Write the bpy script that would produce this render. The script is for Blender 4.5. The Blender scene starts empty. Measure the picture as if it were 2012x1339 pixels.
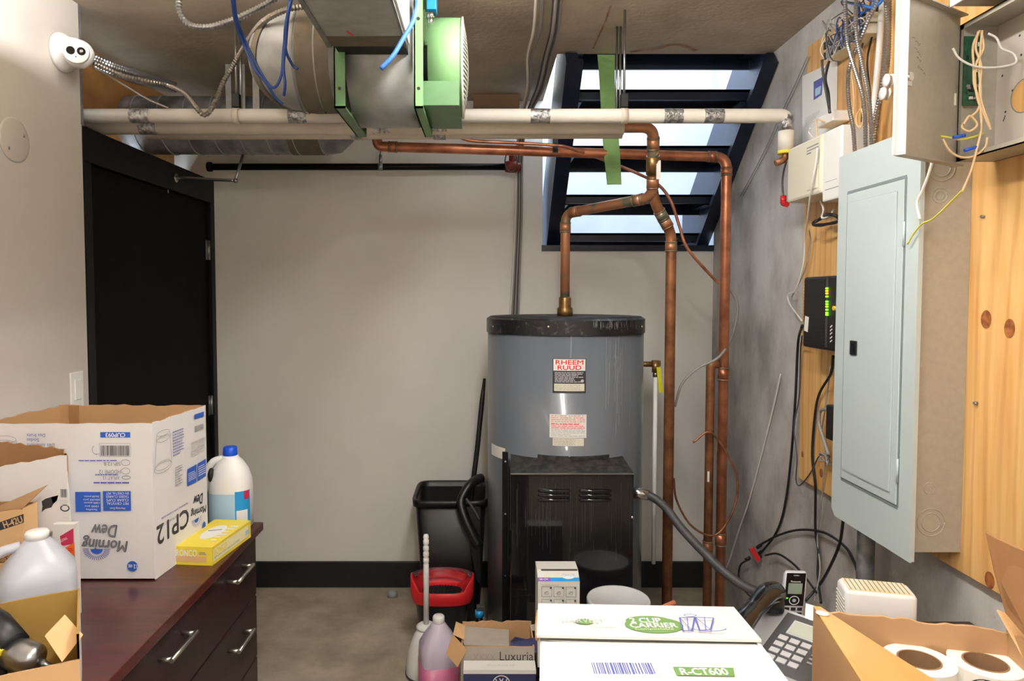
import bpy, bmesh, math, random
from mathutils import Vector, Matrix
random.seed(7)
SC = bpy.context.scene
COL = SC.collection
PI = math.pi
V = Vector

# ---------------------------------------------------------------- camera, light, exposure
FPX, CX, CY, HZ = 1350.0, 950.0, 641.0, 1.55       # focal length and principal point in photo pixels, eye height
TH = math.atan(61.0 / FPX)                          # downward pitch
cam_d = bpy.data.cameras.new('camera'); cam = bpy.data.objects.new('camera', cam_d); COL.objects.link(cam)
cam.location = (0, 0, HZ); cam.rotation_euler = (PI / 2 - TH, 0, 0)
cam_d.sensor_fit = 'HORIZONTAL'; cam_d.sensor_width = 36.0; cam_d.lens = 36.0 * FPX / 2012
cam_d.shift_x = (1006 - CX) / 2012; cam_d.shift_y = (CY - 669.5) / 2012
cam_d.clip_start = 0.02
SC.camera = cam
SC.view_settings.view_transform = 'Standard'; SC.view_settings.look = 'None'
SC.view_settings.gamma = 1.0; SC.view_settings.use_curve_mapping = False
SC.view_settings.exposure = 0.15

w = bpy.data.worlds.new('overcast_sky'); SC.world = w; w.use_nodes = True
w.node_tree.nodes['Background'].inputs['Color'].default_value = (0.72, 0.85, 1.0, 1)
w.node_tree.nodes['Background'].inputs['Strength'].default_value = 10.0

def area(name, loc, rot, sx, sy, energy, col):
    l = bpy.data.lights.new(name, 'AREA'); l.shape = 'RECTANGLE'; l.size = sx; l.size_y = sy
    l.energy = energy; l.color = col
    o = bpy.data.objects.new(name, l); COL.objects.link(o); o.location = loc; o.rotation_euler = rot
    return o
LAMPS = [((0.14, 1.42, 2.46), 1.0, 5.0), ((0.14, -0.25, 2.46), 1.0, 9.0)]
for i, (p, L, e) in enumerate(LAMPS):
    area('fluorescent_light', p, (0, 0, PI / 2), L, 0.24, e, (1.0, 0.975, 0.945))

# ---------------------------------------------------------------- helpers
def ray(px, py):
    u = (px - CX) / FPX; v = -(py - CY) / FPX
    return V((u, math.cos(TH) + v * math.sin(TH), -math.sin(TH) + v * math.cos(TH)))
def P(px, py, Y=None, X=None, Z=None):
    d = ray(px, py)
    if Y is not None: t = Y / d.y
    elif X is not None: t = X / d.x
    else: t = (Z - HZ) / d.z
    return V((0, 0, HZ)) + d * t
def pY(lst): return [P(a, b, Y=c) for a, b, c in lst]
def pX(lst, X=1.15): return [P(q[0], q[1], X=(q[2] if len(q) > 2 else X)) for q in lst]

def lin(c):
    return tuple(((x / 255.0) / 12.92 if x / 255.0 <= 0.04045 else ((x / 255.0 + 0.055) / 1.055) ** 2.4) for x in c) + (1.0,)

MATS = {}
def mat(name, rgb, rough=0.5, metal=0.0, var=0.0, scale=20.0, rgb2=None, bump=0.0, bscale=None, stretch=None,
        trans=0.0, ior=1.45, emit=0.0, coat=0.0, alpha=1.0, detail=4.0, lo=0.35, hi=0.65, subs=0.0):
    if name in MATS: return MATS[name]
    m = bpy.data.materials.new(name); m.use_nodes = True; nt = m.node_tree; N = nt.nodes; L = nt.links
    b = N['Principled BSDF']; col = lin(rgb)
    b.inputs['Base Color'].default_value = col; b.inputs['Roughness'].default_value = rough
    b.inputs['Metallic'].default_value = metal; b.inputs['IOR'].default_value = ior
    b.inputs['Transmission Weight'].default_value = trans; b.inputs['Alpha'].default_value = alpha
    b.inputs['Coat Weight'].default_value = coat
    if emit: b.inputs['Emission Color'].default_value = col; b.inputs['Emission Strength'].default_value = emit
    tc = N.new('ShaderNodeTexCoord'); mp = N.new('ShaderNodeMapping'); L.new(tc.outputs['Object'], mp.inputs['Vector'])
    if stretch: mp.inputs['Scale'].default_value = stretch
    if var or rgb2:
        nz = N.new('ShaderNodeTexNoise'); nz.inputs['Scale'].default_value = scale; nz.inputs['Detail'].default_value = detail
        L.new(mp.outputs[0], nz.inputs['Vector'])
        rp = N.new('ShaderNodeValToRGB'); e = rp.color_ramp.elements
        e[0].position = lo; e[1].position = hi
        if rgb2: e[0].color = lin(rgb2); e[1].color = col
        else:
            e[0].color = tuple(x * (1 - var) for x in col[:3]) + (1,); e[1].color = tuple(min(1, x * (1 + var * 0.6)) for x in col[:3]) + (1,)
        L.new(nz.outputs['Fac'], rp.inputs[0]); L.new(rp.outputs[0], b.inputs['Base Color'])
    if bump:
        nb = N.new('ShaderNodeTexNoise'); nb.inputs['Scale'].default_value = bscale or scale * 3; nb.inputs['Detail'].default_value = 5
        L.new(mp.outputs[0], nb.inputs['Vector'])
        bp = N.new('ShaderNodeBump'); bp.inputs['Strength'].default_value = bump; bp.inputs['Distance'].default_value = 0.01
        L.new(nb.outputs['Fac'], bp.inputs['Height']); L.new(bp.outputs[0], b.inputs['Normal'])
    MATS[name] = m; return m

def M(n): return MATS[n]
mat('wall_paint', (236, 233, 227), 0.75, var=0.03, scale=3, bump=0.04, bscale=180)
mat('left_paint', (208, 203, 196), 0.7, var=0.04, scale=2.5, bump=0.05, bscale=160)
mat('white_paint', (232, 230, 226), 0.5, var=0.02)
mat('black_paint', (11, 11, 12), 0.5, ior=1.3, var=0.25, scale=6)
mat('door_black', (9, 8, 8), 0.7, ior=1.2, var=0.2, scale=40)
mat('base_black', (26, 27, 30), 0.45, var=0.2)
mat('steel_black', (24, 32, 50), 0.34, var=0.3, scale=9)
mat('outside_white', (146, 149, 157), 0.8, var=0.05, scale=5)
mat('copper', (200, 134, 100), 0.36, 0.65, rgb2=(146, 86, 62), scale=14, lo=0.3, hi=0.6)
mat('copper_old', (184, 128, 94), 0.42, 0.55, rgb2=(112, 124, 104), scale=16, lo=0.34, hi=0.5)
mat('copper_dull', (164, 112, 76), 0.45, 0.5, rgb2=(116, 76, 52), scale=18)
mat('solder', (120, 132, 116), 0.45, 0.5, rgb2=(150, 96, 62), scale=60)
mat('brass', (150, 118, 74), 0.38, 0.8, var=0.3, scale=40)
mat('insulation', (226, 221, 210), 0.6, var=0.05, scale=9)
mat('insulation_old', (214, 205, 190), 0.65, var=0.08, scale=9)
mat('foil', (215, 215, 214), 0.3, 0.8, rgb2=(130, 130, 130), scale=70, bump=0.6, bscale=110)
mat('galv', (178, 180, 178), 0.42, 0.3, rgb2=(150, 152, 150), scale=16, lo=0.3, hi=0.7)
mat('galv_dull', (150, 152, 152), 0.5, 0.4, rgb2=(112, 114, 116), scale=18)
mat('duct_tape', (104, 96, 83), 0.85, 0.0, var=0.12, scale=30)
mat('chrome', (205, 205, 205), 0.2, 1.0)
mat('steel', (170, 172, 174), 0.3, 0.95, var=0.1)
mat('nickel', (190, 186, 178), 0.28, 0.95)
mat('flex_metal', (160, 160, 162), 0.32, 0.85, var=0.1)
mat('flex_dull', (146, 140, 132), 0.4, 0.75, var=0.15)
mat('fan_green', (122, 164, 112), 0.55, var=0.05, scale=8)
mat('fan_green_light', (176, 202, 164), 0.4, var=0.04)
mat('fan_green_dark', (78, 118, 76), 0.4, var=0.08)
mat('grille_cream', (214, 216, 204), 0.5)
mat('rubber', (28, 28, 30), 0.6)
mat('black_plastic', (26, 26, 28), 0.42, var=0.15, scale=30)
mat('black_gloss', (14, 14, 16), 0.12, coat=0.3)
mat('dark_grey', (66, 66, 68), 0.5, var=0.1)
mat('grey_plastic', (150, 150, 152), 0.45)
mat('silver_plastic', (198, 200, 204), 0.35, 0.2)
mat('white_plastic', (236, 236, 234), 0.38)
mat('milky', (208, 211, 222), 0.32, trans=0.18, var=0.02)
mat('jug_clear', (216, 206, 226), 0.28, trans=0.2, ior=1.3)
mat('pink', (218, 134, 166), 0.28, trans=0.15, rgb2=(206, 108, 146), scale=3)
mat('cream', (226, 222, 202), 0.45)
mat('cream_yellow', (236, 226, 196), 0.45, rgb2=(222, 196, 140), scale=7, lo=0.35, hi=0.6)
mat('heater_grey', (101, 108, 117), 0.3, var=0.06, scale=3, stretch=(6, 6, 0.6), coat=0.25)
mat('red', (205, 38, 44), 0.35)
mat('magenta', (190, 44, 86), 0.5)
mat('orange', (240, 110, 30), 0.5)
mat('yellow', (236, 214, 70), 0.45)
mat('pale_yellow', (244, 236, 190), 0.45)
mat('hi_yellow', (218, 214, 30), 0.5)
mat('blue_ink', (44, 92, 190), 0.5)
mat('blue_cap', (20, 84, 214), 0.35)
mat('sky_blue', (40, 150, 214), 0.4)
mat('pale_blue', (176, 208, 232), 0.45)
mat('violet_ink', (88, 96, 170), 0.55)
mat('purple', (128, 88, 190), 0.5)
mat('navy', (48, 52, 92), 0.5, var=0.08)
mat('ink', (52, 52, 56), 0.6)
mat('ink_grey', (132, 132, 138), 0.6)
mat('ink_faint', (192, 192, 196), 0.6)
mat('label_white', (236, 235, 230), 0.45)
mat('label_cream', (226, 222, 204), 0.5)
mat('label_red', (222, 40, 46), 0.5)
mat('label_pink', (232, 156, 156), 0.5)
mat('green_ink', (104, 142, 78), 0.5)
mat('cable_blue', (58, 118, 206), 0.45)
mat('cable_blue_dark', (34, 66, 134), 0.5)
mat('cable_grey', (150, 146, 142), 0.5)
mat('cable_dark', (78, 74, 74), 0.5)
mat('cable_white', (226, 224, 218), 0.45)
mat('cable_tan', (222, 190, 146), 0.45)
mat('cable_black', (26, 28, 34), 0.45)
mat('cable_yellow', (206, 204, 84), 0.45)
mat('strap_green', (130, 172, 106), 0.7, var=0.1, scale=14)
mat('carton_white', (226, 224, 224), 0.62, var=0.03, scale=7)
mat('carton_white_clean', (220, 219, 215), 0.55, var=0.02, scale=6)
mat('card', (190, 150, 108), 0.75, var=0.06, scale=5, bump=0.05, bscale=60)
mat('card_dark', (162, 120, 80), 0.78, var=0.08, scale=5)
mat('card_light', (218, 178, 128), 0.7, var=0.05, scale=6)
mat('card_tape', (204, 146, 82), 0.28, rgb2=(224, 170, 108), scale=5)
mat('kraft', (166, 132, 66), 0.75, var=0.08, scale=6)
mat('card_grey', (168, 160, 148), 0.75, var=0.05)
mat('panel_grey', (190, 202, 202), 0.42, var=0.02, scale=3)
mat('panel_groove', (120, 132, 132), 0.6)
mat('box_beige', (166, 160, 146), 0.45, var=0.05, scale=60, bump=0.03, bscale=300)
mat('box_beige_light', (206, 198, 186), 0.45, var=0.03)
mat('pcb', (30, 92, 62), 0.45, rgb2=(18, 54, 38), scale=70)
mat('fibre', (170, 122, 68), 0.8, var=0.15, scale=8)
mat('dresser_top', (82, 36, 28), 0.3, rgb2=(58, 24, 20), scale=6, stretch=(1, 8, 8), coat=0.2)
mat('dresser_front', (50, 30, 28), 0.38, rgb2=(36, 20, 20), scale=6, stretch=(8, 8, 1))
mat('desk_wood', (70, 46, 36), 0.4, var=0.2, scale=5, stretch=(1, 8, 8))
mat('lcd', (120, 134, 124), 0.25)
mat('lcd_light', (176, 182, 168), 0.3)
mat('glass_dark', (12, 12, 14), 0.08, coat=0.5)
mat('led_green', (120, 255, 40), 0.4, emit=2.5)
mat('led_amber', (255, 170, 30), 0.4, emit=2.5)
mat('led_blue', (110, 120, 255), 0.4, emit=6.0)
mat('tube_light', (255, 250, 244), 0.4, emit=80.0)
mat('rear_tube_light', (255, 249, 242), 0.4, emit=130.0)
mat('added_uplight_tube', (255, 249, 246), 0.4, emit=170.0)  # glow of the added uplight
mat('clear_plastic', (190, 196, 204), 0.1, trans=0.9, ior=1.35)
mat('red_rust', (122, 44, 34), 0.6, var=0.3)
mat('core_brown', (140, 108, 78), 0.75)
mat('roll_paper', (242, 238, 228), 0.6, var=0.02, scale=50)
mat('oak_stick', (196, 122, 84), 0.6)

def concrete(name, a, b2, c, sc=2.2, rough=0.8, bump=0.25, streak=False):
    m = bpy.data.materials.new(name); m.use_nodes = True; nt = m.node_tree; N = nt.nodes; L = nt.links
    bs = N['Principled BSDF']; bs.inputs['Roughness'].default_value = rough
    tc = N.new('ShaderNodeTexCoord'); mp = N.new('ShaderNodeMapping'); L.new(tc.outputs['Object'], mp.inputs[0])
    if streak: mp.inputs['Scale'].default_value = (1, 1.2, 0.8)
    n1 = N.new('ShaderNodeTexNoise'); n1.inputs['Scale'].default_value = sc; n1.inputs['Detail'].default_value = 9; n1.inputs['Roughness'].default_value = 0.62
    L.new(mp.outputs[0], n1.inputs[0])
    r1 = N.new('ShaderNodeValToRGB'); e = r1.color_ramp.elements
    e[0].position = 0.33; e[0].color = lin(b2); e[1].position = 0.66; e[1].color = lin(a)
    x = e.new(0.5); x.color = lin(c); L.new(n1.outputs['Fac'], r1.inputs[0])
    vo = N.new('ShaderNodeTexVoronoi'); vo.inputs['Scale'].default_value = 26; L.new(tc.outputs['Object'], vo.inputs[0])
    r2 = N.new('ShaderNodeValToRGB'); r2.color_ramp.elements[0].position = 0.03; r2.color_ramp.elements[0].color = (0.25, 0.25, 0.25, 1)
    r2.color_ramp.elements[1].position = 0.09; r2.color_ramp.elements[1].color = (1, 1, 1, 1); L.new(vo.outputs['Distance'], r2.inputs[0])
    mx = N.new('ShaderNodeMix'); mx.data_type = 'RGBA'; mx.blend_type = 'MULTIPLY'; mx.inputs[0].default_value = 0.35
    L.new(r1.outputs[0], mx.inputs[6]); L.new(r2.outputs[0], mx.inputs[7]); L.new(mx.outputs[2], bs.inputs['Base Color'])
    n2 = N.new('ShaderNodeTexNoise'); n2.inputs['Scale'].default_value = 45; n2.inputs['Detail'].default_value = 6; L.new(tc.outputs['Object'], n2.inputs[0])
    bp = N.new('ShaderNodeBump'); bp.inputs['Strength'].default_value = bump; bp.inputs['Distance'].default_value = 0.008
    L.new(n2.outputs['Fac'], bp.inputs['Height']); L.new(bp.outputs[0], bs.inputs['Normal'])
    MATS[name] = m
concrete('conc_wall', (214, 212, 210), (152, 148, 144), (190, 187, 184), 3.0, streak=True)
concrete('conc_ceiling', (204, 190, 168), (160, 148, 128), (184, 171, 150), 2.0)
concrete('conc_floor', (186, 174, 156), (132, 122, 107), (162, 150, 132), 3.2, rough=0.55)

def plywood(name):
    m = bpy.data.materials.new(name); m.use_nodes = True; nt = m.node_tree; N = nt.nodes; L = nt.links
    bs = N['Principled BSDF']; bs.inputs['Roughness'].default_value = 0.5
    tc = N.new('ShaderNodeTexCoord'); mp = N.new('ShaderNodeMapping'); L.new(tc.outputs['Object'], mp.inputs[0])
    mp.inputs['Scale'].default_value = (1, 7, 0.55)
    n1 = N.new('ShaderNodeTexNoise'); n1.inputs['Scale'].default_value = 3.5; n1.inputs['Detail'].default_value = 5; n1.inputs['Distortion'].default_value = 0.6
    L.new(mp.outputs[0], n1.inputs[0])
    r = N.new('ShaderNodeValToRGB'); e = r.color_ramp.elements; e[0].position = 0.3; e[0].color = lin((214, 160, 92)); e[1].position = 0.72; e[1].color = lin((234, 194, 130))
    L.new(n1.outputs['Fac'], r.inputs[0])
    wv = N.new('ShaderNodeTexWave'); wv.wave_type = 'BANDS'; wv.bands_direction = 'Y'; wv.inputs['Scale'].default_value = 5; wv.inputs['Distortion'].default_value = 9; wv.inputs['Detail'].default_value = 3
    wv.inputs['Detail Scale'].default_value = 0.7
    mp2 = N.new('ShaderNodeMapping'); mp2.inputs['Scale'].default_value = (1, 1.6, 0.22); L.new(tc.outputs['Object'], mp2.inputs[0]); L.new(mp2.outputs[0], wv.inputs[0])
    r3 = N.new('ShaderNodeValToRGB'); r3.color_ramp.elements[0].position = 0.0; r3.color_ramp.elements[0].color = lin((222, 200, 176)); r3.color_ramp.elements[1].position = 0.35; r3.color_ramp.elements[1].color = (1, 1, 1, 1)
    L.new(wv.outputs['Fac'], r3.inputs[0])
    mx = N.new('ShaderNodeMix'); mx.data_type = 'RGBA'; mx.blend_type = 'MULTIPLY'; mx.inputs[0].default_value = 0.45
    L.new(r.outputs[0], mx.inputs[6]); L.new(r3.outputs[0], mx.inputs[7]); L.new(mx.outputs[2], bs.inputs['Base Color'])
    MATS[name] = m
plywood('plywood')
mat('knot', (168, 104, 56), 0.5, rgb2=(120, 66, 36), scale=60)

class G:
    def __init__(s): s.bm = bmesh.new(); s.mi = 0
    def _faces(s, fs, smooth=False):
        for f in fs: f.material_index = s.mi; f.smooth = smooth
    def box(s, a, b, bev=0.0):
        a, b = V(a), V(b); lo = V([min(a[i], b[i]) for i in range(3)]); hi = V([max(a[i], b[i]) for i in range(3)])
        vs = [s.bm.verts.new((x, y, z)) for x in (lo.x, hi.x) for y in (lo.y, hi.y) for z in (lo.z, hi.z)]
        q = [(0, 1, 3, 2), (4, 6, 7, 5), (0, 4, 5, 1), (2, 3, 7, 6), (0, 2, 6, 4), (1, 5, 7, 3)]
        fs = [s.bm.faces.new([vs[i] for i in k]) for k in q]; s._faces(fs)
        if bev:
            es = list({e for f in fs for e in f.edges})
            r = bmesh.ops.bevel(s.bm, geom=es, offset=bev, segments=2, affect='EDGES', profile=0.5)
            for f in r['faces']: f.material_index = s.mi
        return s
    def obox(s, o, ux, uy, uz):      # box spanned by three edge vectors from corner o
        o = V(o); vs = [s.bm.verts.new(o + ux * i + uy * j + uz * k) for i in (0, 1) for j in (0, 1) for k in (0, 1)]
        q = [(0, 1, 3, 2), (4, 6, 7, 5), (0, 4, 5, 1), (2, 3, 7, 6), (0, 2, 6, 4), (1, 5, 7, 3)]
        s._faces([s.bm.faces.new([vs[i] for i in k]) for k in q]); return s
    def poly(s, pts):
        f = s.bm.faces.new([s.bm.verts.new(p) for p in pts]); s._faces([f]); return s
    def prism(s, pts, vec):
        vec = V(vec); a = [s.bm.verts.new(p) for p in pts]; b = [s.bm.verts.new(V(p) + vec) for p in pts]; n = len(pts)
        fs = [s.bm.faces.new(a[::-1]), s.bm.faces.new(b)] + [s.bm.faces.new((a[i], a[(i + 1) % n], b[(i + 1) % n], b[i])) for i in range(n)]
        s._faces(fs); return s
    def rings(s, rs, smooth=True, cap=True, closed=False):   # list of rings of points
        vr = [[s.bm.verts.new(p) for p in r] for r in rs]; n = len(vr[0])
        for a, b in list(zip(vr, vr[1:])) + ([(vr[-1], vr[0])] if closed else []):
            for i in range(n):
                f = s.bm.faces.new((a[i], a[(i + 1) % n], b[(i + 1) % n], b[i])); f.material_index = s.mi; f.smooth = smooth
        if cap and not closed:
            for r in (vr[0][::-1], vr[-1]):
                f = s.bm.faces.new(r); f.material_index = s.mi
        return s
    def tube(s, pts, r, seg=10, cap=True, smooth=True, rfun=None):
        pts = [V(p) for p in pts]; n = len(pts); rs = []
        t0 = (pts[1] - pts[0]).normalized(); up = V((0, 0, 1)) if abs(t0.z) < 0.9 else V((1, 0, 0))
        nrm = (up - t0 * up.dot(t0)).normalized()
        for i in range(n):
            t = (pts[min(i + 1, n - 1)] - pts[max(i - 1, 0)]).normalized()
            nrm = (nrm - t * nrm.dot(t)).normalized(); bn = t.cross(nrm)
            rr = rfun(i) if rfun else (r[i] if isinstance(r, (list, tuple)) else r)
            rs.append([pts[i] + (nrm * math.cos(2 * PI * k / seg) + bn * math.sin(2 * PI * k / seg)) * rr for k in range(seg)])
        return s.rings(rs, smooth, cap)
    def cyl(s, a, b, r, seg=20, r2=None, smooth=True): return s.tube([a, b], [r, r if r2 is None else r2], seg, True, smooth)
    def lathe(s, o, prof, axis='Z', seg=28, cap=True, smooth=True):
        o = V(o); rs = []
        for r, h in prof:
            ring = []
            for k in range(seg):
                c, q = math.cos(2 * PI * k / seg) * r, math.sin(2 * PI * k / seg) * r
                ring.append(o + (V((c, q, h)) if axis == 'Z' else V((h, c, q)) if axis == 'X' else V((q, h, c))))
            rs.append(ring)
        return s.rings(rs, smooth, cap)
    def sphere(s, c, r, seg=20, sc=(1, 1, 1)):
        c = V(c); rs = []
        for j in range(1, seg // 2):
            a = PI * j / (seg // 2)
            rs.append([c + V((math.sin(a) * math.cos(2 * PI * k / seg) * r * sc[0], math.sin(a) * math.sin(2 * PI * k / seg) * r * sc[1], -math.cos(a) * r * sc[2])) for k in range(seg)])
        return s.rings(rs, True, True)
    def loft(s, c, secs, seg=32, rot=0.0, cap=True):     # secs: (z, hx, hy, n) superellipse sections
        c = V(c); rs = []
        for z, hx, hy, n in secs:
            ring = []
            for k in range(seg):
                a = 2 * PI * k / seg; ca, sa = math.cos(a), math.sin(a)
                x = math.copysign(abs(ca) ** (2 / n), ca) * hx; y = math.copysign(abs(sa) ** (2 / n), sa) * hy
                ring.append(c + V((x * math.cos(rot) - y * math.sin(rot), x * math.sin(rot) + y * math.cos(rot), z)))
            rs.append(ring)
        return s.rings(rs, True, cap)

def wl(o):                                   # world location of a thing or part (no rotation used on parents in world mode)
    p = V((0, 0, 0))
    while o: p = p + o.location; o = o.parent
    return p
def link(name, me, parent=None, mats=()):
    o = bpy.data.objects.new(name, me); COL.objects.link(o)
    for m in mats: me.materials.append(M(m) if isinstance(m, str) else m)
    if parent: o.parent = parent
    return o
def part(name, g, mats, parent=None, local=False, loc=None, keep=False, label=None):
    me = bpy.data.meshes.new(name)
    bmesh.ops.recalc_face_normals(g.bm, faces=g.bm.faces)
    g.bm.to_mesh(me); g.bm.free()
    if isinstance(mats, str): mats = (mats,)
    o = link(name, me, parent, mats)
    if parent is not None and not local: me.transform(Matrix.Translation(-wl(parent)))
    if parent is None and loc is not None: me.transform(Matrix.Translation(-V(loc))); o.location = loc
    if label: o['label'] = label
    return o
def tag(o, label, cat, group=None):
    o['label'] = label; o['category'] = cat
    if group: o['group'] = group
    return o
def thing(name, label, cat, loc, rz=0.0, group=None):
    o = bpy.data.objects.new(name, None); COL.objects.link(o); o.location = loc; o.rotation_euler = (0, 0, rz)
    o.empty_display_size = 0.05
    return tag(o, label, cat, group)
def struct(name, g, mats, parent=None):
    o = part(name, g, mats, parent)
    if parent is None: o['kind'] = 'structure'
    return o
def solo(name, g, mats, label, cat, group=None, loc=None):     # a thing that is one mesh
    if loc is None:
        vs = [v.co for v in g.bm.verts]
        loc = V((sum(v.x for v in vs) / len(vs), sum(v.y for v in vs) / len(vs), min(v.z for v in vs)))
    return tag(part(name, g, mats, None, loc=loc), label, cat, group)

def catmull(pts, n=8):
    pts = [V(p) for p in pts]; q = [pts[0] * 2 - pts[1]] + pts + [pts[-1] * 2 - pts[-2]]; out = []
    for i in range(1, len(q) - 2):
        a, b, c, d = q[i - 1], q[i], q[i + 1], q[i + 2]
        for k in range(n):
            t = k / n
            out.append(0.5 * ((2 * b) + (c - a) * t + (2 * a - 5 * b + 4 * c - d) * t * t + (3 * b - a - 3 * c + d) * t ** 3))
    return out + [pts[-1]]
def fillet(pts, r, n=6):
    pts = [V(p) for p in pts]; out = [pts[0]]
    for a, b, c in zip(pts, pts[1:], pts[2:]):
        d1 = (a - b); d2 = (c - b); k = min(r, d1.length * 0.49, d2.length * 0.49); p = b + d1.normalized() * k; q = b + d2.normalized() * k
        for i in range(n + 1):
            t = i / n; out.append(p * (1 - t) ** 2 + b * 2 * t * (1 - t) + q * t * t)
    return out + [pts[-1]]
def resample(pts, step):
    out = [pts[0]]; acc = 0.0
    for a, b in zip(pts, pts[1:]):
        L = (b - a).length
        if L < 1e-9: continue
        d = step - acc
        while d <= L: out.append(a + (b - a) * (d / L)); d += step
        acc = L - (d - step)
    return out
def cable(name, pts, r, m, label, cat='cable', group=None, n=8, seg=7, parent=None):
    g = G().tube(catmull(pts, n), r, seg)
    if parent is not None: return part(name, g, m, parent)
    return solo(name, g, m, label, cat, group)
def flex(name, pts, r, m, label, group=None, pitch=0.0095, parent=None):
    ps = resample(catmull(pts, 14), pitch / 2)
    g = G().tube(ps, r, 9, smooth=False, rfun=lambda i: r * (1.12 if i % 2 else 0.80))
    if parent is not None: return part(name, g, m, parent)
    return solo(name, g, m, label, 'conduit', group)

class Frame:
    def __init__(s, O, ux, uy): s.O = V(O); s.ux = V(ux).normalized(); s.uy = V(uy).normalized(); s.n = s.ux.cross(s.uy)
    def map(s, u, v, off=0.0): return s.O + s.ux * u + s.uy * v + s.n * off
    def px(s, px, py):
        d = ray(px, py); o = V((0, 0, HZ)); t = (s.O - o).dot(s.n) / d.dot(s.n); q = o + d * t - s.O
        return q.dot(s.ux), q.dot(s.uy)
class CylFrame(Frame):                       # u wraps round a vertical cylinder, u = 0 faces the camera side (-Y)
    def __init__(s, c, R): s.c = V(c); s.R = R
    def map(s, u, v, off=0.0):
        a = u / s.R; return s.c + V((math.sin(a) * (s.R + off), -math.cos(a) * (s.R + off), v))
    def px(s, px, py):
        d = ray(px, py); o = V((0, 0, HZ)) - s.c; A = d.x ** 2 + d.y ** 2; B = o.x * d.x + o.y * d.y; C = o.x ** 2 + o.y ** 2 - s.R ** 2
        t = (-B - math.sqrt(max(B * B - A * C, 0))) / A; q = o + d * t
        return math.atan2(q.x, -q.y) * s.R, q.z
FONT_CACHE = {}
def text_geom(body, bold=False):
    k = (body, bold)
    if k in FONT_CACHE: return FONT_CACHE[k]
    cu = bpy.data.curves.new('t', 'FONT'); cu.body = body; cu.size = 1; cu.resolution_u = 3; cu.align_x = 'CENTER'
    ob = bpy.data.objects.new('t', cu); COL.objects.link(ob)
    dg = bpy.context.evaluated_depsgraph_get(); dg.update()
    me = bpy.data.meshes.new_from_object(ob.evaluated_get(dg))
    vs = [v.co.copy() for v in me.vertices]; fs = [list(p.vertices) for p in me.polygons]
    bpy.data.objects.remove(ob); bpy.data.curves.remove(cu); bpy.data.meshes.remove(me)
    FONT_CACHE[k] = (vs, fs); return vs, fs
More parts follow.
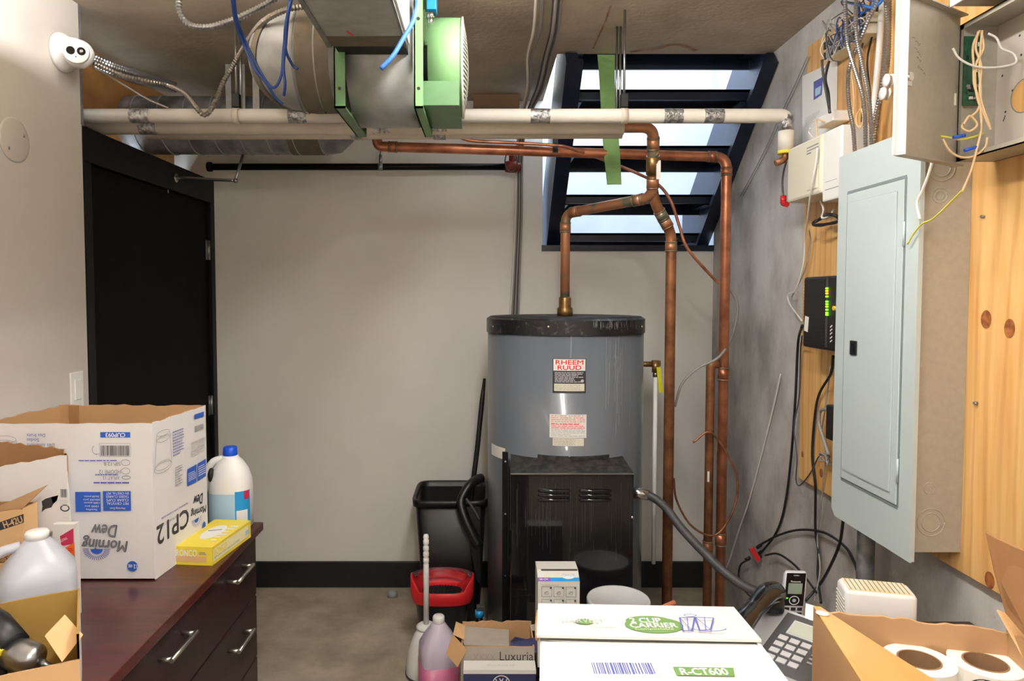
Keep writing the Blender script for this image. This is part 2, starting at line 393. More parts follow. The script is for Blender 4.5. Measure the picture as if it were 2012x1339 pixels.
class Decal:
    def __init__(s, fr, base=0.0006): s.fr = fr; s.off = base; s.v = []; s.f = []; s.mi = []; s.mats = []
    def _m(s, m):
        if m not in s.mats: s.mats.append(m)
        return s.mats.index(m)
    def _up(s): s.off += 0.00012
    def uvpoly(s, pts, m):
        k = len(s.v); s.v += [s.fr.map(u, v, s.off) for u, v in pts]; s.f.append(list(range(k, k + len(pts)))); s.mi.append(s._m(m)); return s
    def rect(s, u0, v0, u1, v1, m, n=1):
        for i in range(n):
            a = u0 + (u1 - u0) * i / n; b = u0 + (u1 - u0) * (i + 1) / n; s.uvpoly([(a, v0), (b, v0), (b, v1), (a, v1)], m)
        s._up(); return s
    def quad(s, pp, m):                                   # four photo pixels
        s.uvpoly([s.fr.px(*q) for q in pp], m); s._up(); return s
    def prect(s, x0, y0, x1, y1, m, n=1):                  # rectangle from two photo pixels
        a = s.fr.px(x0, y0); b = s.fr.px(x1, y1); return s.rect(min(a[0], b[0]), min(a[1], b[1]), max(a[0], b[0]), max(a[1], b[1]), m, n)
    def ell(s, u, v, ru, rv, m, seg=28): s.uvpoly([(u + ru * math.cos(2 * PI * k / seg), v + rv * math.sin(2 * PI * k / seg)) for k in range(seg)], m); s._up(); return s
    def ring(s, u, v, ru, rv, t, m, seg=28, a0=0.0, a1=2 * PI):
        for k in range(seg):
            p, q = a0 + (a1 - a0) * k / seg, a0 + (a1 - a0) * (k + 1) / seg
            s.uvpoly([(u + ru * math.cos(p), v + rv * math.sin(p)), (u + ru * math.cos(q), v + rv * math.sin(q)),
                      (u + (ru - t) * math.cos(q), v + (rv - t) * math.sin(q)), (u + (ru - t) * math.cos(p), v + (rv - t) * math.sin(p))], m)
        s._up(); return s
    def line(s, u0, v0, u1, v1, t, m):
        d = V((u1 - u0, v1 - v0)); n = V((-d.y, d.x)).normalized() * t / 2
        s.uvpoly([(u0 + n.x, v0 + n.y), (u0 - n.x, v0 - n.y), (u1 - n.x, v1 - n.y), (u1 + n.x, v1 + n.y)], m); s._up(); return s
    def text(s, body, u, v, w, h, m, rot=0.0, bold=False, shear=0.0):
        vs, fs = text_geom(body, bold)
        x0, x1 = min(p.x for p in vs), max(p.x for p in vs); y0, y1 = min(p.y for p in vs), max(p.y for p in vs)
        c, sn = math.cos(rot), math.sin(rot)
        for sx, sy in (((-1, 0), (1, 0), (0, 1), (0, -1)) if bold else ((0, 0),)):      # bold: the strokes laid down again a hair apart
            k = len(s.v); e = h * 0.028
            for p in vs:
                a = ((p.x - x0) / (x1 - x0) - 0.5) * w + sx * e; b = ((p.y - y0) / (y1 - y0) - 0.5) * h + sy * e; a += shear * b
                s.v.append(s.fr.map(u + a * c - b * sn, v + a * sn + b * c, s.off))
            for f in fs: s.f.append([k + i for i in f]); s.mi.append(s._m(m))
            s.off += 0.00003
        s._up(); return s
    def ptext(s, body, x, y, wpx, hpx, m, rot=0.0, bold=False, shear=0.0):
        a = s.fr.px(x - wpx / 2, y); b = s.fr.px(x + wpx / 2, y); c = s.fr.px(x, y - hpx / 2); d = s.fr.px(x, y + hpx / 2)
        o = s.fr.px(x, y); return s.text(body, o[0], o[1], abs(b[0] - a[0]), abs(c[1] - d[1]), m, rot, bold, shear)
    def lines(s, u0, v0, u1, v1, n, m, fill=0.45, seed=1):   # rows of fine print too small to read
        R = random.Random(seed)
        for i in range(n):
            y = v1 - (v1 - v0) * (i + 0.5) / n; h = (v1 - v0) / n * fill; L = u1 - u0; x = u0
            end = u0 + L * (1.0 if R.random() < 0.7 else R.uniform(0.5, 0.9))
            while x < end - L * 0.03:
                wd = min(L * R.uniform(0.06, 0.2), end - x); s.uvpoly([(x, y - h / 2), (x + wd, y - h / 2), (x + wd, y + h / 2), (x, y + h / 2)], m); x += wd + L * 0.02
        s._up(); return s
    def barcode(s, u0, v0, u1, v1, m, n=34, seed=3):
        R = random.Random(seed); x = u0; st = (u1 - u0) / n
        while x < u1 - st:
            wd = st * R.choice((0.4, 0.6, 1.0)); s.uvpoly([(x, v0), (x + wd, v0), (x + wd, v1), (x, v1)], m); x += wd + st * R.choice((0.4, 0.6, 0.9))
        s._up(); return s
    def build(s, name, parent, local=False, label=None):
        me = bpy.data.meshes.new(name); me.from_pydata([tuple(p) for p in s.v], [], s.f); me.update()
        for i, p in enumerate(me.polygons): p.material_index = s.mi[i]
        o = link(name, me, parent, s.mats)
        if not local: me.transform(Matrix.Translation(-wl(parent)))
        if label: o['label'] = label
        return o

mat('cap_black', (28, 28, 30), 0.32, rgb2=(92, 88, 82), scale=34, lo=0.28, hi=0.42)
mat('cover_black', (14, 14, 17), 0.11, coat=0.4, rgb2=(38, 38, 40), scale=24, stretch=(6, 6, 0.25), lo=0.3, hi=0.42)
mat('dusty_black', (62, 60, 58), 0.6, rgb2=(26, 26, 28), scale=42, lo=0.4, hi=0.62)
mat('conduit_grey', (70, 70, 72), 0.5, var=0.15, scale=60)
mat('plate_grey', (196, 191, 184), 0.6)
mat('pail_white', (212, 214, 214), 0.4, var=0.03, scale=10)
mat('bin_black', (20, 20, 22), 0.38, var=0.15, scale=20)
mat('dark_plastic', (34, 36, 40), 0.3)
mat('stain', (150, 108, 78), 0.85, rgb2=(176, 150, 124), scale=30)
mat('drip', (150, 156, 160), 0.6, var=0.1)
mat('drip_dark', (58, 58, 60), 0.5, var=0.1)
# ---------------------------------------------------------------- the setting
XL, XR, YB, ZC, YF = -1.395, 1.197, 3.59, 2.55, -1.3
XO, YO, ZO = 0.306, 2.90, 1.808           # stair opening: left side, edge of the slab, sill
struct('floor', G().box((-1.7, YF - 0.1, -0.12), (1.45, YB + 0.2, 0)), 'conc_floor')
g = G().box((-1.75, YF - 0.1, ZC), (1.45, YO, ZC + 0.2)).box((-1.75, YO, ZC), (XO, YB + 0.25, ZC + 0.2))
struct('ceiling', g, 'conc_ceiling')
g = G().box((-1.7, YB, 0), (1.45, YB + 0.2, ZO)).box((-1.7, YB, ZO), (XO, YB + 0.2, ZC))
struct('wall_back', g, 'wall_paint')
XBL = -1.46                                # the wall behind the door frame lies a little deeper
YN = P(160, 240, X=XL).y                   # the near sheet of wall ends here
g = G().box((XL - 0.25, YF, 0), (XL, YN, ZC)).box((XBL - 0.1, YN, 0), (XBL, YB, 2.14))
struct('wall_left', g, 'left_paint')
g = G().box((XL - 0.006, YN - 0.004, 2.14), (XL + 0.001, YN + 0.012, ZC))
struct('trim_1', g, 'galv_dull')
g = G().box((-1.75, YN + 0.02, 2.1), (-1.60, YB, ZC)); struct('wall_bulkhead', g, 'fibre')
struct('trim_3', G().box((XBL - 0.1, YN + 0.02, 2.14), (XBL + 0.01, YB, 2.15)), 'black_paint')
struct('wall_right', G().box((XR, YF, 0), (XR + 0.2, YB, ZC)), 'conc_wall')
struct('wall_front', G().box((-1.7, YF - 0.15, 0), (1.45, YF, ZC)), 'wall_paint')
struct('baseboard_back', G().box((-1.42, YB - 0.018, 0), (XR, YB, 0.138), 0.003), 'base_black')
# daylit well behind the stair
struct('wall_outside', G().box((-0.6, 4.9, 1.4), (2.2, 5.05, 3.45)), 'outside_white')
struct('wall_outside_left', G().box((-0.05, YB + 0.2, 1.4), (0.05, 4.9, 2.9)), 'outside_white')
struct('wall_outside_right', G().box((1.62, YB + 0.2, 1.4), (1.75, 4.9, 3.2)), 'outside_white')
struct('floor_outside', G().box((-0.05, YB + 0.2, 1.60), (1.75, 4.9, ZO - 0.01)), 'outside_white')
g = G().box((XO - 0.004, YB - 0.012, ZO - 0.03), (XR - 0.002, YB + 0.2, ZO))
struct('trim_2', g, ('steel_black',))
# stains on the slab edge
CEIL = bpy.data.objects['ceiling']
d = Decal(Frame((0, 0, ZC), (1, 0, 0), (0, -1, 0)), 0.001)
st_ = [(1238, 102), (1262, 98), (1285, 97), (1305, 92), (1318, 87), (1338, 87), (1352, 92), (1368, 99)]
for a_, b_ in zip(st_, st_[1:]): d.line(*d.fr.px(*a_), *d.fr.px(*b_), 0.022, 'stain')
for a_, b_ in (((1165, 95), (1190, 40)), ((1190, 40), (1200, 10))): d.line(*d.fr.px(*a_), *d.fr.px(*b_), 0.008, 'stain')
d.build('water_stain', CEIL)
q = P(930, 213, Y=3.5); q2 = P(1020, 199, Y=3.5)
solo('wood_blocking', G().box(V((q.x, 3.47, q.z)), V((q2.x, 3.589, ZC - 0.001))), 'core_brown', 'short brown wood block under the ceiling at the back wall', 'block')
# door in the left wall
dr = thing('door_1', 'black', 'door', (XL, 3.0, 0)); del dr['label']; del dr['category']; dr['kind'] = 'structure'
y0, y1 = YN + 0.005, 3.587
part('door_frame', G().box((XBL, y0, 2.02), (XL, y1, 2.14), 0.003).box((XBL, y1 - 0.05, 0), (XL, y1, 2.02), 0.003).box((XBL, y0, 0), (XL, y0 + 0.05, 2.02), 0.003), 'black_paint', dr)
part('door_leaf', G().box((XBL, y0 + 0.052, 0.01), (XL - 0.018, y1 - 0.052, 2.018), 0.002), 'door_black', dr)
for z in (1.78, 0.98):
    part('hinge', G().cyl((XL - 0.012, y1 - 0.052, z - 0.05), (XL - 0.012, y1 - 0.052, z + 0.05), 0.007, 10).box((XL - 0.02, y1 - 0.08, z - 0.05), (XL - 0.016, y1 - 0.05, z + 0.05)), 'steel', dr)
a = P(342, 350, X=XL - 0.01); b = P(463, 355, Y=3.1); c = P(478, 302, Y=3.18)
arm = part('door_closer_arm', G().tube([a, a.lerp(b, 0.25), a.lerp(b, 0.9), b], [0.008, 0.009, 0.006, 0.006], 8).tube([b, c], 0.007, 8).sphere(b, 0.012, 10).lathe(a, [(0.0, -0.02), (0.02, -0.02), (0.02, 0.012), (0.0, 0.012)], 'X', 14), 'steel', dr)
for px, py in ((329, 375), (374, 380)):
    q = P(px, py, X=XL - 0.0178); part('coat_hook', G().cyl(q + V((0, 0, 0.015)), q + V((0.004, 0, -0.01)), 0.003, 6), 'steel', dr)

# ---------------------------------------------------------------- stair seen from below
st = thing('steel_stair', 'black painted steel open stair rising through the daylit opening', 'stair', (0.8, 3.65, ZO))
pa, pb = V((0, 2.84, 2.51)), V((0, 3.70, 1.812)); dn = V((0, 0.64, 0.77)) * 0.27
for x0, x1 in ((0.335, 0.385), (1.188, 1.226)):
    q = [pa, pb, V((0, pb.y + 0.35, pb.z)), pb + V((0, 0.35, 0.20)), V((0, 3.06, 2.76)), V((0, 2.905, 2.62)), V((0, 2.905, 2.545)), V((0, 2.87, 2.545))]
    g = G()
    if x1 > 1: # this stringer stands just clear of the wall end
        x0, x1 = 1.165, 1.192
    g.prism([V((x0, p.y, p.z)) for p in q], (x1 - x0, 0, 0))
    part('stringer', g, 'steel_black', st)
    g = G(); fl = V((0, -0.018, -0.02)); xa, xb = (x0, x1 + 0.02) if x1 < 1 else (x0 - 0.035, x1)
    g.prism([V((xa, p.y, p.z)) for p in (pa, pb, pb + fl, pa + fl)], (xb - xa, 0, 0)); part('stringer_flange', g, 'steel_black', st)
for D, z, dp, lip in ((3.704, 1.882, 0.25, 0.05), (3.49, 2.056, 0.25, 0.075), (3.258, 2.25, 0.25, 0.08), (3.024, 2.4415, 0.25, 0.085), (2.925, 2.63, 0.15, 0.09)):
    g = G().box((0.385, D, z - 0.012), (1.164, D + dp, z)).box((0.385, D, z - 0.045), (1.164, D + 0.012, z)).box((0.385, D + dp - 0.012, z - lip), (1.164, D + dp, z))
    part('tread', g, 'steel_black', st)
    for xx in (0.385, 1.12): part('tread_bracket', G().box((xx, D + 0.02, z - 0.05), (xx + 0.044, D + dp - 0.02, z - 0.013)), 'steel_black', st)
# green strap hung from the slab
pts = pY([(1191, 108, 2.885), (1194, 180, 2.86), (1199, 260, 2.84), (1207, 363, 2.83)])
g = G(); ps = catmull(pts, 5); wv = V((0.034, 0.0, 0)); rs = []
for i, p in enumerate(ps):
    t = V((0, 0.002, 0)); wd = V((0.036 - 0.008 * i / len(ps), 0.012 * math.sin(i * 0.4), 0)); rs.append([p - wd - t, p + wd - t, p + wd + t, p - wd + t])
g.rings(rs, False); solo('fabric_strap', g, 'strap_green', 'flat green fabric strap hanging in front of the stair opening', 'strap')

# ---------------------------------------------------------------- overhead pipes
def hrod(parent, x, y, z0, z1=ZC, r=0.0045): return part('hanger_rod', G().cyl((x, y, z0), (x, y, z1), r, 8), 'steel', parent)
Y1 = 2.46; z1 = P(900, 228, Y=Y1).z; xa, xb = XL - 0.02, P(1545, 229, Y=Y1).x
pp = [V((xa - 0.15, Y1, z1)), V((xb, Y1, z1)), V((xb, Y1, P(1545, 280, Y=Y1).z))]
g = G().tube(fillet(pp[:2] + [pp[1] + V((0, 0, -0.045))], 0.03), 0.0245, 20)
ip = solo('insulated_pipe', g, 'insulation', 'upper white insulated pipe running wall to wall, turning down at the right', 'pipe', loc=V((0, Y1, z1)))
e0 = pp[1] + V((0, 0, -0.03)); e1 = V((xb, Y1, P(1545, 258, Y=Y1).z)); e2 = V((xb, Y1, P(1545, 296, Y=Y1).z))
part('pipe_drop', G().cyl(e1, e2, 0.0265, 20), 'insulation', ip); part('foil_wrap', G().cyl(e0 + V((0, 0, 0.03)), e1, 0.0252, 18), 'foil', ip)
part('end_band', G().cyl(e2, e2 - V((0, 0, 0.012)), 0.027, 20), 'yellow', ip)
part('pipe_stub', G().tube(fillet([e2, e2 + V((0, 0, -0.03)), e2 + V((-0.035, 0, -0.045))], 0.02), 0.012, 10), 'copper_dull', ip)
def tapes(parent, lst, Y, z, r):
    for a, b in lst:
        xa_, xb_ = P(a, 230, Y=Y).x, P(b, 230, Y=Y).x; n = 7
        part('foil_tape', G().tube([V((xa_ + (xb_ - xa_) * i / n, Y, z)) for i in range(n + 1)], [r * (1.0 + 0.012 * (i % 2)) for i in range(n + 1)], 22, False), 'foil', parent)
tapes(ip, [(258, 296), (568, 604), (1042, 1080), (1303, 1340), (1382, 1420)], Y1, z1, 0.0253)
for px, top in ((465, 65), (1226, 10)):
    x = P(px, 215, Y=Y1).x; hrod(ip, x, Y1, z1 + 0.05)
    part('hanger_clip', G().box((x - 0.012, Y1 - 0.012, z1 + 0.03), (x + 0.012, Y1 + 0.012, z1 + 0.075)), 'rubber', ip)
    part('hanger_ring', G().lathe((x, Y1, z1), [(0.0262, -0.012), (0.0272, -0.012), (0.0272, 0.012), (0.0262, 0.012)], 'X', 20, False), 'insulation_old', ip)
Y2 = 2.545; z2 = P(900, 250, Y=Y2).z; xb2 = P(1225, 250, Y=Y2).x
ip2 = solo('insulated_pipe', G().cyl((XL - 0.2, Y2, z2), (xb2, Y2, z2 - 0.002), 0.026, 20), 'insulation_old', 'middle white insulated pipe whose right end shows bare copper', 'pipe', loc=V((0, Y2, z2)))
tapes(ip2, [(276, 310), (730, 766), (850, 878)], Y2, z2, 0.0268)
Y3 = 2.61; z3 = P(900, 262, Y=Y3).z; xa3, xb3 = P(290, 262, Y=Y3).x, P(1222, 262, Y=Y3).x
ip3 = solo('insulated_pipe', G().cyl((xa3, Y3, z3), (xb3, Y3, z3 + 0.004), 0.024, 20), 'insulation_old', 'lowest white insulated pipe, open at its left end', 'pipe', loc=V((0, Y3, z3)))
tapes(ip3, [(690, 712), (852, 876)], Y3, z3, 0.0248)
for px in (486, 1211, 1218):
    x = P(px, 200, Y=Y3).x; hrod(ip3 if px != 486 else ip2, x, Y3 if px != 486 else Y2, (z3 if px != 486 else z2) + 0.02)
# sprinkler line on the back wall
Ys = 3.50; zs = P(700, 328, Y=Ys).z; xs0, xs1 = P(412, 328, Y=Ys).x, P(1000, 328, Y=Ys).x
sp = solo('sprinkler_pipe', G().cyl((xs0, Ys, zs), (xs1, Ys, zs), 0.017, 16), 'black_paint', 'black iron pipe running level along the back wall', 'pipe', loc=V((0, Ys, zs)))
part('pipe_fitting', G().lathe((xs1, Ys, zs), [(0.0, -0.02), (0.026, -0.02), (0.03, 0.0), (0.03, 0.035), (0.02, 0.045), (0.02, 0.06), (0.0, 0.06)], 'X', 16).cyl((xs1 + 0.02, Ys, zs), (xs1 + 0.02, Ys, zs + 0.06), 0.02, 12), 'red_rust', sp)
for px in (748,):
    x = P(px, 328, Y=Ys).x; part('hanger_rod', G().cyl((x, Ys, zs + 0.01), (x, Ys, P(px, 285, Y=Ys).z), 0.005, 8), 'steel', sp)
    part('hanger_ring', G().lathe((x, Ys, zs), [(0.0175, -0.012), (0.02, -0.012), (0.02, 0.012), (0.0175, 0.012)], 'X', 20, False).cyl((x, Ys, zs + 0.015), (x, Ys, zs + 0.06), 0.009, 8), 'steel', sp)
part('wall_collar', G().lathe((xs0, Ys, zs), [(0.0, -0.01), (0.024, -0.01), (0.024, 0.01), (0.0, 0.01)], 'X', 14), 'black_paint', sp)

# ---------------------------------------------------------------- copper pipes
def coupling(parent, p, d, r=0.024, L=0.045, m='copper', ring=True):
    p, d = V(p), V(d).normalized(); part('coupling', G().cyl(p - d * L / 2, p + d * L / 2, r, 16), m, parent)
    if ring: part('solder_ring', G().tube([p - d * (L / 2 + 0.003), p - d * (L / 2 - 0.003)], r * 1.03, 16).tube([p + d * (L / 2 - 0.003), p + d * (L / 2 + 0.003)], r * 1.03, 16), 'solder', parent)
RC = 0.0207
YA = 2.86; A0 = P(741, 262, Y=YA); A1 = P(741, 288, Y=YA); A2 = P(1428, 309, Y=YA); A3 = P(1428, 330, Y=YA); A3 = V((A2.x, YA, 0.02))
ca = solo('copper_pipe', G().tube(fillet([A0, A1, A2, A3], 0.05, 8), RC, 16), 'copper', 'bright copper pipe crossing under the white pipes then dropping beside the concrete wall', 'pipe', loc=V((A2.x, YA, 0)))
dA = (A2 - A1).normalized()
for p, d in ((A1 + dA * 0.065, dA), (A2 - dA * 0.06, dA), (A2 + V((0, 0, -0.06)), V((0, 0, 1)))): coupling(ca, p, d, 0.0228, 0.03)
for z in (P(1415, 735, Y=YA).z, P(1408, 1060, Y=YA).z): coupling(ca, V((A2.x, YA, z)), V((0, 0, 1)), 0.0235, 0.05)
x = P(1090, 298, Y=YA).x; part('pipe_hanger', G().box((x - 0.011, YA - 0.024, A1.z - 0.03), (x + 0.011, YA - 0.0225, ZC - 0.3)), 'rubber', ca)
# riser next to it
xr = P(1396, 720, Y=YA).x; zt = P(1396, 716, Y=YA).z
cr = solo('copper_riser', G().tube(fillet([V((xr, YA, 0.02)), V((xr, YA, zt)), V((A2.x - 0.02, YA, zt))], 0.03, 6), 0.018, 14), 'copper_dull', 'shorter dull copper riser teed into the bright copper pipe near the corner', 'pipe', loc=V((xr, YA, 0)))
coupling(cr, V((xr, YA, P(1388, 1075, Y=YA).z)), V((0, 0, 1)), 0.021, 0.045, 'copper_dull')
part('pipe_sticker', G().box((xr - 0.012, YA - 0.0195, P(1, 945, Y=YA).z), (xr - 0.004, YA - 0.015, P(1, 925, Y=YA).z)), 'label_white', cr)
# supply to the heater and the branch to the floor
YBp = 2.60
HC = V((P(1109, 800, Y=3.0).x, 3.0, 0)); HR = 0.341; HT = P(1109, 622, Y=3.0).z
q0 = V((xb2 - 0.02, Y2, z2)); q1 = P(1284, 250, Y=YBp - 0.03); q2 = P(1282, 388, Y=2.68); q3 = P(1106, 420, Y=3.0); q3 = V((HC.x, 3.0, q3.z)); q4 = V((HC.x, 3.0, HT))
cb = solo('copper_pipe', G().tube(fillet([q0, q1, q2, q3, q4], 0.045, 8), RC, 16), 'copper_old', 'green-stained copper pipe bending down to the top of the water heater', 'pipe', loc=V((HC.x, 3.0, HT)))
dd = (q3 - q2).normalized(); d12 = (q2 - q1).normalized()
for p, d in ((q1 + d12 * 0.06, d12), (q2 - d12 * 0.06, d12), (q2 + dd * 0.065, dd), (q3 - dd * 0.055, dd), (q3 + V((0, 0, -0.06)), V((0, 0, 1)))): coupling(cb, p, d, 0.0235, 0.04, 'copper_old')
pm = q1.lerp(q2, 0.52)
part('valve_body', G().cyl(q1.lerp(q2, 0.40), q1.lerp(q2, 0.66), 0.026, 16).cyl(pm + V((0, 0, 0.04)), pm + V((0.0, -0.035, 0.04)), 0.014, 10), 'brass', cb)
part('valve_tag', G().obox(q1.lerp(q2, 0.56) + V((0.006, -0.030, -0.05)), V((0.016, 0, 0)), V((0, 0.002, 0)), V((0, 0, 0.07))), 'label_white', cb)
part('dielectric_union', G().lathe((HC.x, 3.0, HT), [(0.0, 0.0), (0.034, 0.0), (0.034, 0.035), (0.027, 0.04), (0.027, 0.08), (0.023, 0.085), (0.0, 0.085)], 'Z', 14), 'brass', cb)
b0 = q2 + V((0, 0, 0.0)); b1 = P(1288, 402, Y=2.70); b2 = P(1319, 458, Y=2.74); b3 = V((b2.x, b2.y, 0.0))
cc = solo('copper_branch', G().tube(fillet([b0 + V((0, 0, 0.03)), b1, b2, b3], 0.04, 8), RC, 16), 'copper_dull', 'weathered copper pipe standing right of the water heater down to the floor', 'pipe', loc=V((b2.x, b2.y, 0)))
d = (b2 - b1).normalized()
for p, dd2 in ((b1 + d * 0.05, d), (b2 - d * 0.05, d), (b2 + V((0, 0, -0.055)), V((0, 0, 1)))): coupling(cc, p, dd2, 0.0235, 0.035, 'copper_old')
# thin tubes and tie wires
cable('copper_tubing', pY([(897, 268, 2.80), (930, 277, 2.80), (1010, 281, 2.80), (1080, 285, 2.80), (1120, 291, 2.80), (1195, 318, 2.93), (1250, 340, 2.93), (1292, 362, 2.93), (1318, 395, 2.93), (1335, 445, 2.93), (1352, 490, 2.93), (1400, 545, 2.95), (1412, 556, 2.95)]), 0.0065, 'copper', 'thin copper tubing curving down in front of the stair opening', 'tubing')
cable('grey_wire', pY([(1412, 556, 2.93), (1438, 575, 2.9), (1449, 605, 2.9), (1440, 655, 2.9), (1415, 700, 2.82), (1370, 725, 2.82), (1340, 755, 2.82), (1326, 800, 2.82)]), 0.0055, 'cable_grey', 'grey wire looping across the copper pipes by the corner')
cable('brown_wire', pY([(1362, 870, 2.80), (1395, 850, 2.80), (1430, 895, 2.80), (1449, 945, 2.80), (1440, 1005, 2.80), (1405, 1052, 2.80), (1360, 1035, 2.80), (1330, 985, 2.80), (1324, 940, 2.80)]), 0.0045, 'copper_dull', 'thin brown wire looped round the copper risers')

for k, dx in enumerate((0, 5)): cable('wall_string', pX([(1586 + dx, 112, 1.17), (1560 + dx, 170, 1.19), (1535 + dx, 222, 1.192), (1500 + dx, 300, 1.192), (1455 + dx, 385, 1.192)]), 0.0016, 'cable_grey', ['left', 'right'][k] + ' one of two thin strings slanting down the concrete wall', 'string', 'strings on the concrete wall')
# ---------------------------------------------------------------- water heater
wh = thing('water_heater', 'grey cylindrical water heater with black front cover and top cap', 'water heater', (HC.x, HC.y, 0))
zc0 = HT - 0.062
part('tank', G().lathe((HC.x, HC.y, 0), [(0, 0.02), (HR - 0.004, 0.02), (HR - 0.004, zc0), (0, zc0)], 'Z', 96), 'heater_grey', wh)
part('top_cap', G().lathe((HC.x, HC.y, 0), [(0, HT), (HR - 0.012, HT), (HR + 0.001, HT - 0.008), (HR + 0.001, zc0 - 0.004), (HR - 0.006, zc0 - 0.004)], 'Z', 128, False, False), 'cap_black', wh)
part('cap_face', G().lathe((HC.x, HC.y, 0), [(0, HT + 0.0012), (HR - 0.013, HT + 0.0012), (HR - 0.013, HT)], 'Z', 64, False), 'dusty_black', wh)
part('foot_ring', G().lathe((HC.x, HC.y, 0), [(0, 0), (HR - 0.03, 0), (HR - 0.03, 0.025), (0, 0.025)], 'Z', 48), 'black_plastic', wh)
cf = CylFrame((HC.x, HC.y, 0), HR - 0.004)
cft = CylFrame((HC.x, HC.y, 0), HR + 0.001)
for px in (970, 1078, 1196, 1260):
    u, v = cft.px(px, 642); p = cft.map(u, v); n = (p - V((HC.x, HC.y, p.z))).normalized()
    part('screw', G().cyl(p, p + n * 0.004, 0.004, 8), 'chrome', wh)
for px in (1065, 1150):
    q = P(px, 621, Z=HT); part('cap_plug', G().lathe((q.x, q.y, HT), [(0.0, 0.004), (0.03, 0.003), (0.035, 0.0)], 'Z', 18, False), 'dark_grey', wh)
# rating label
d = Decal(cf); d.prect(1086, 705, 1151, 773, 'ink', 8); d.prect(1087.5, 706, 1150, 729, 'label_white', 8)
d.ptext('RHEEM', 1119, 712.5, 54, 8.5, 'label_red', bold=True); d.ptext('RUUD', 1119, 723, 46, 8.5, 'label_red', bold=True)
a = d.fr.px(1090, 752); b = d.fr.px(1146, 731); d.lines(a[0], a[1], b[0], b[1], 7, 'ink_faint', 0.5, 4)
d.prect(1089, 754, 1148, 769, 'label_cream', 8); a = d.fr.px(1091, 767); b = d.fr.px(1140, 756); d.lines(a[0], a[1], b[0], b[1], 4, 'ink_grey', 0.25, 8)
a = d.fr.px(1144, 749); d.ell(a[0], a[1], 0.006, 0.006, 'ink_faint'); d.build('rating_label', wh, label='black and white rating label with red lettering')
d = Decal(cf); d.prect(1080, 814, 1152, 861, 'label_white', 8)
a = d.fr.px(1083, 834); b = d.fr.px(1149, 816); d.lines(a[0], a[1], b[0], b[1], 5, 'label_pink', 0.5, 5)
a = d.fr.px(1083, 842); b = d.fr.px(1149, 833); d.lines(a[0], a[1], b[0], b[1], 3, 'label_red', 0.35, 6)
a = d.fr.px(1083, 858); b = d.fr.px(1149, 843); d.lines(a[0], a[1], b[0], b[1], 5, 'ink_faint', 0.4, 7)
d.prect(1086, 861, 1147, 877, 'label_cream', 8); a = d.fr.px(1088, 875); b = d.fr.px(1130, 863); d.lines(a[0], a[1], b[0], b[1], 4, 'ink_grey', 0.25, 9); d.build('warning_label', wh, label='white sticker with red and grey fine print')
d = Decal(cf); a = d.fr.px(966, 893); b = d.fr.px(993, 882); d.rect(a[0], a[1], b[0], b[1], 'label_white', 5); d.build('small_sticker', wh)
# mineral streaks left by drips
d = Decal(cf, 0.0004); R = random.Random(21)
for k in range(26):
    px = R.choice((R.uniform(1190, 1240), R.uniform(1205, 1225))); y_a = R.uniform(652, 740); y_b = y_a + R.uniform(30, 150); a = d.fr.px(px, y_a); b = d.fr.px(px - R.uniform(0, 2), min(y_b, 895)); d.line(*a, *b, R.uniform(0.0008, 0.0022), 'drip')
for px in (1124, 1122): a = d.fr.px(px, 652); b = d.fr.px(px - 2, 704); d.line(*a, *b, 0.0018, 'drip'); a = d.fr.px(px - 6, 774); b = d.fr.px(px - 7, 812); d.line(*a, *b, 0.0014, 'drip')
a = d.fr.px(1119, 878); b = d.fr.px(1119, 898); d.line(*a, *b, 0.006, 'drip'); d.build('mineral_streaks', wh)['kind'] = 'stuff'
d = Decal(cft, 0.0004)
for k in range(40): px = R.uniform(1165, 1255); a = d.fr.px(px, R.uniform(630, 640)); b = d.fr.px(px, R.uniform(636, 649)); d.line(*a, *b, 0.0012, 'drip')
d.build('cap_streaks', wh)['kind'] = 'stuff'
# front control cover
xL, xRr = P(1003, 930, Y=2.55).x, P(1246, 930, Y=2.55).x; yF = 2.55; zT = P(1100, 931, Y=yF).z; zB = 0.10
yS = HC.y - math.sqrt(max(HR ** 2 - (xRr - HC.x) ** 2, 0.0))
def yt(x): return HC.y - math.sqrt(max((HR - 0.004) ** 2 - (x - HC.x) ** 2, 0.0))
cv = part('control_cover', G().box((xL, yF, zB), (xRr, yF + 0.012, zT), 0.004).box((xL, yF + 0.006, zB), (xL + 0.006, yt(xL), zT)).box((xRr - 0.006, yF + 0.006, zB), (xRr, yt(xRr), zT)), 'cover_black', wh)
n = 14; g = G(); zh = P(1110, 903, Y=2.67).z
for i in range(n):
    x0_, x1_ = xL + (xRr - xL) * i / n, xL + (xRr - xL) * (i + 1) / n
    zr0 = zh; g.poly([V((x0_, yF, zT)), V((x1_, yF, zT)), V((x1_ * 0.96 + HC.x * 0.04, yt(x1_), zr0)), V((x0_ * 0.96 + HC.x * 0.04, yt(x0_), zr0))])
    g.poly([V((x0_ * 0.96 + HC.x * 0.04, yt(x0_) - 0.003, zr0)), V((x1_ * 0.96 + HC.x * 0.04, yt(x1_) - 0.003, zr0)), V((x1_ * 0.96 + HC.x * 0.04, yt(x1_) - 0.003, zr0 + 0.014)), V((x0_ * 0.96 + HC.x * 0.04, yt(x0_) - 0.003, zr0 + 0.014))])
part('cover_hood', g, 'dusty_black', wh, label='sloping dusty black hood')
part('hood_edge', G().box((xL, yF - 0.002, zT - 0.004), (xRr, yF + 0.004, zT + 0.001)), 'steel', wh)
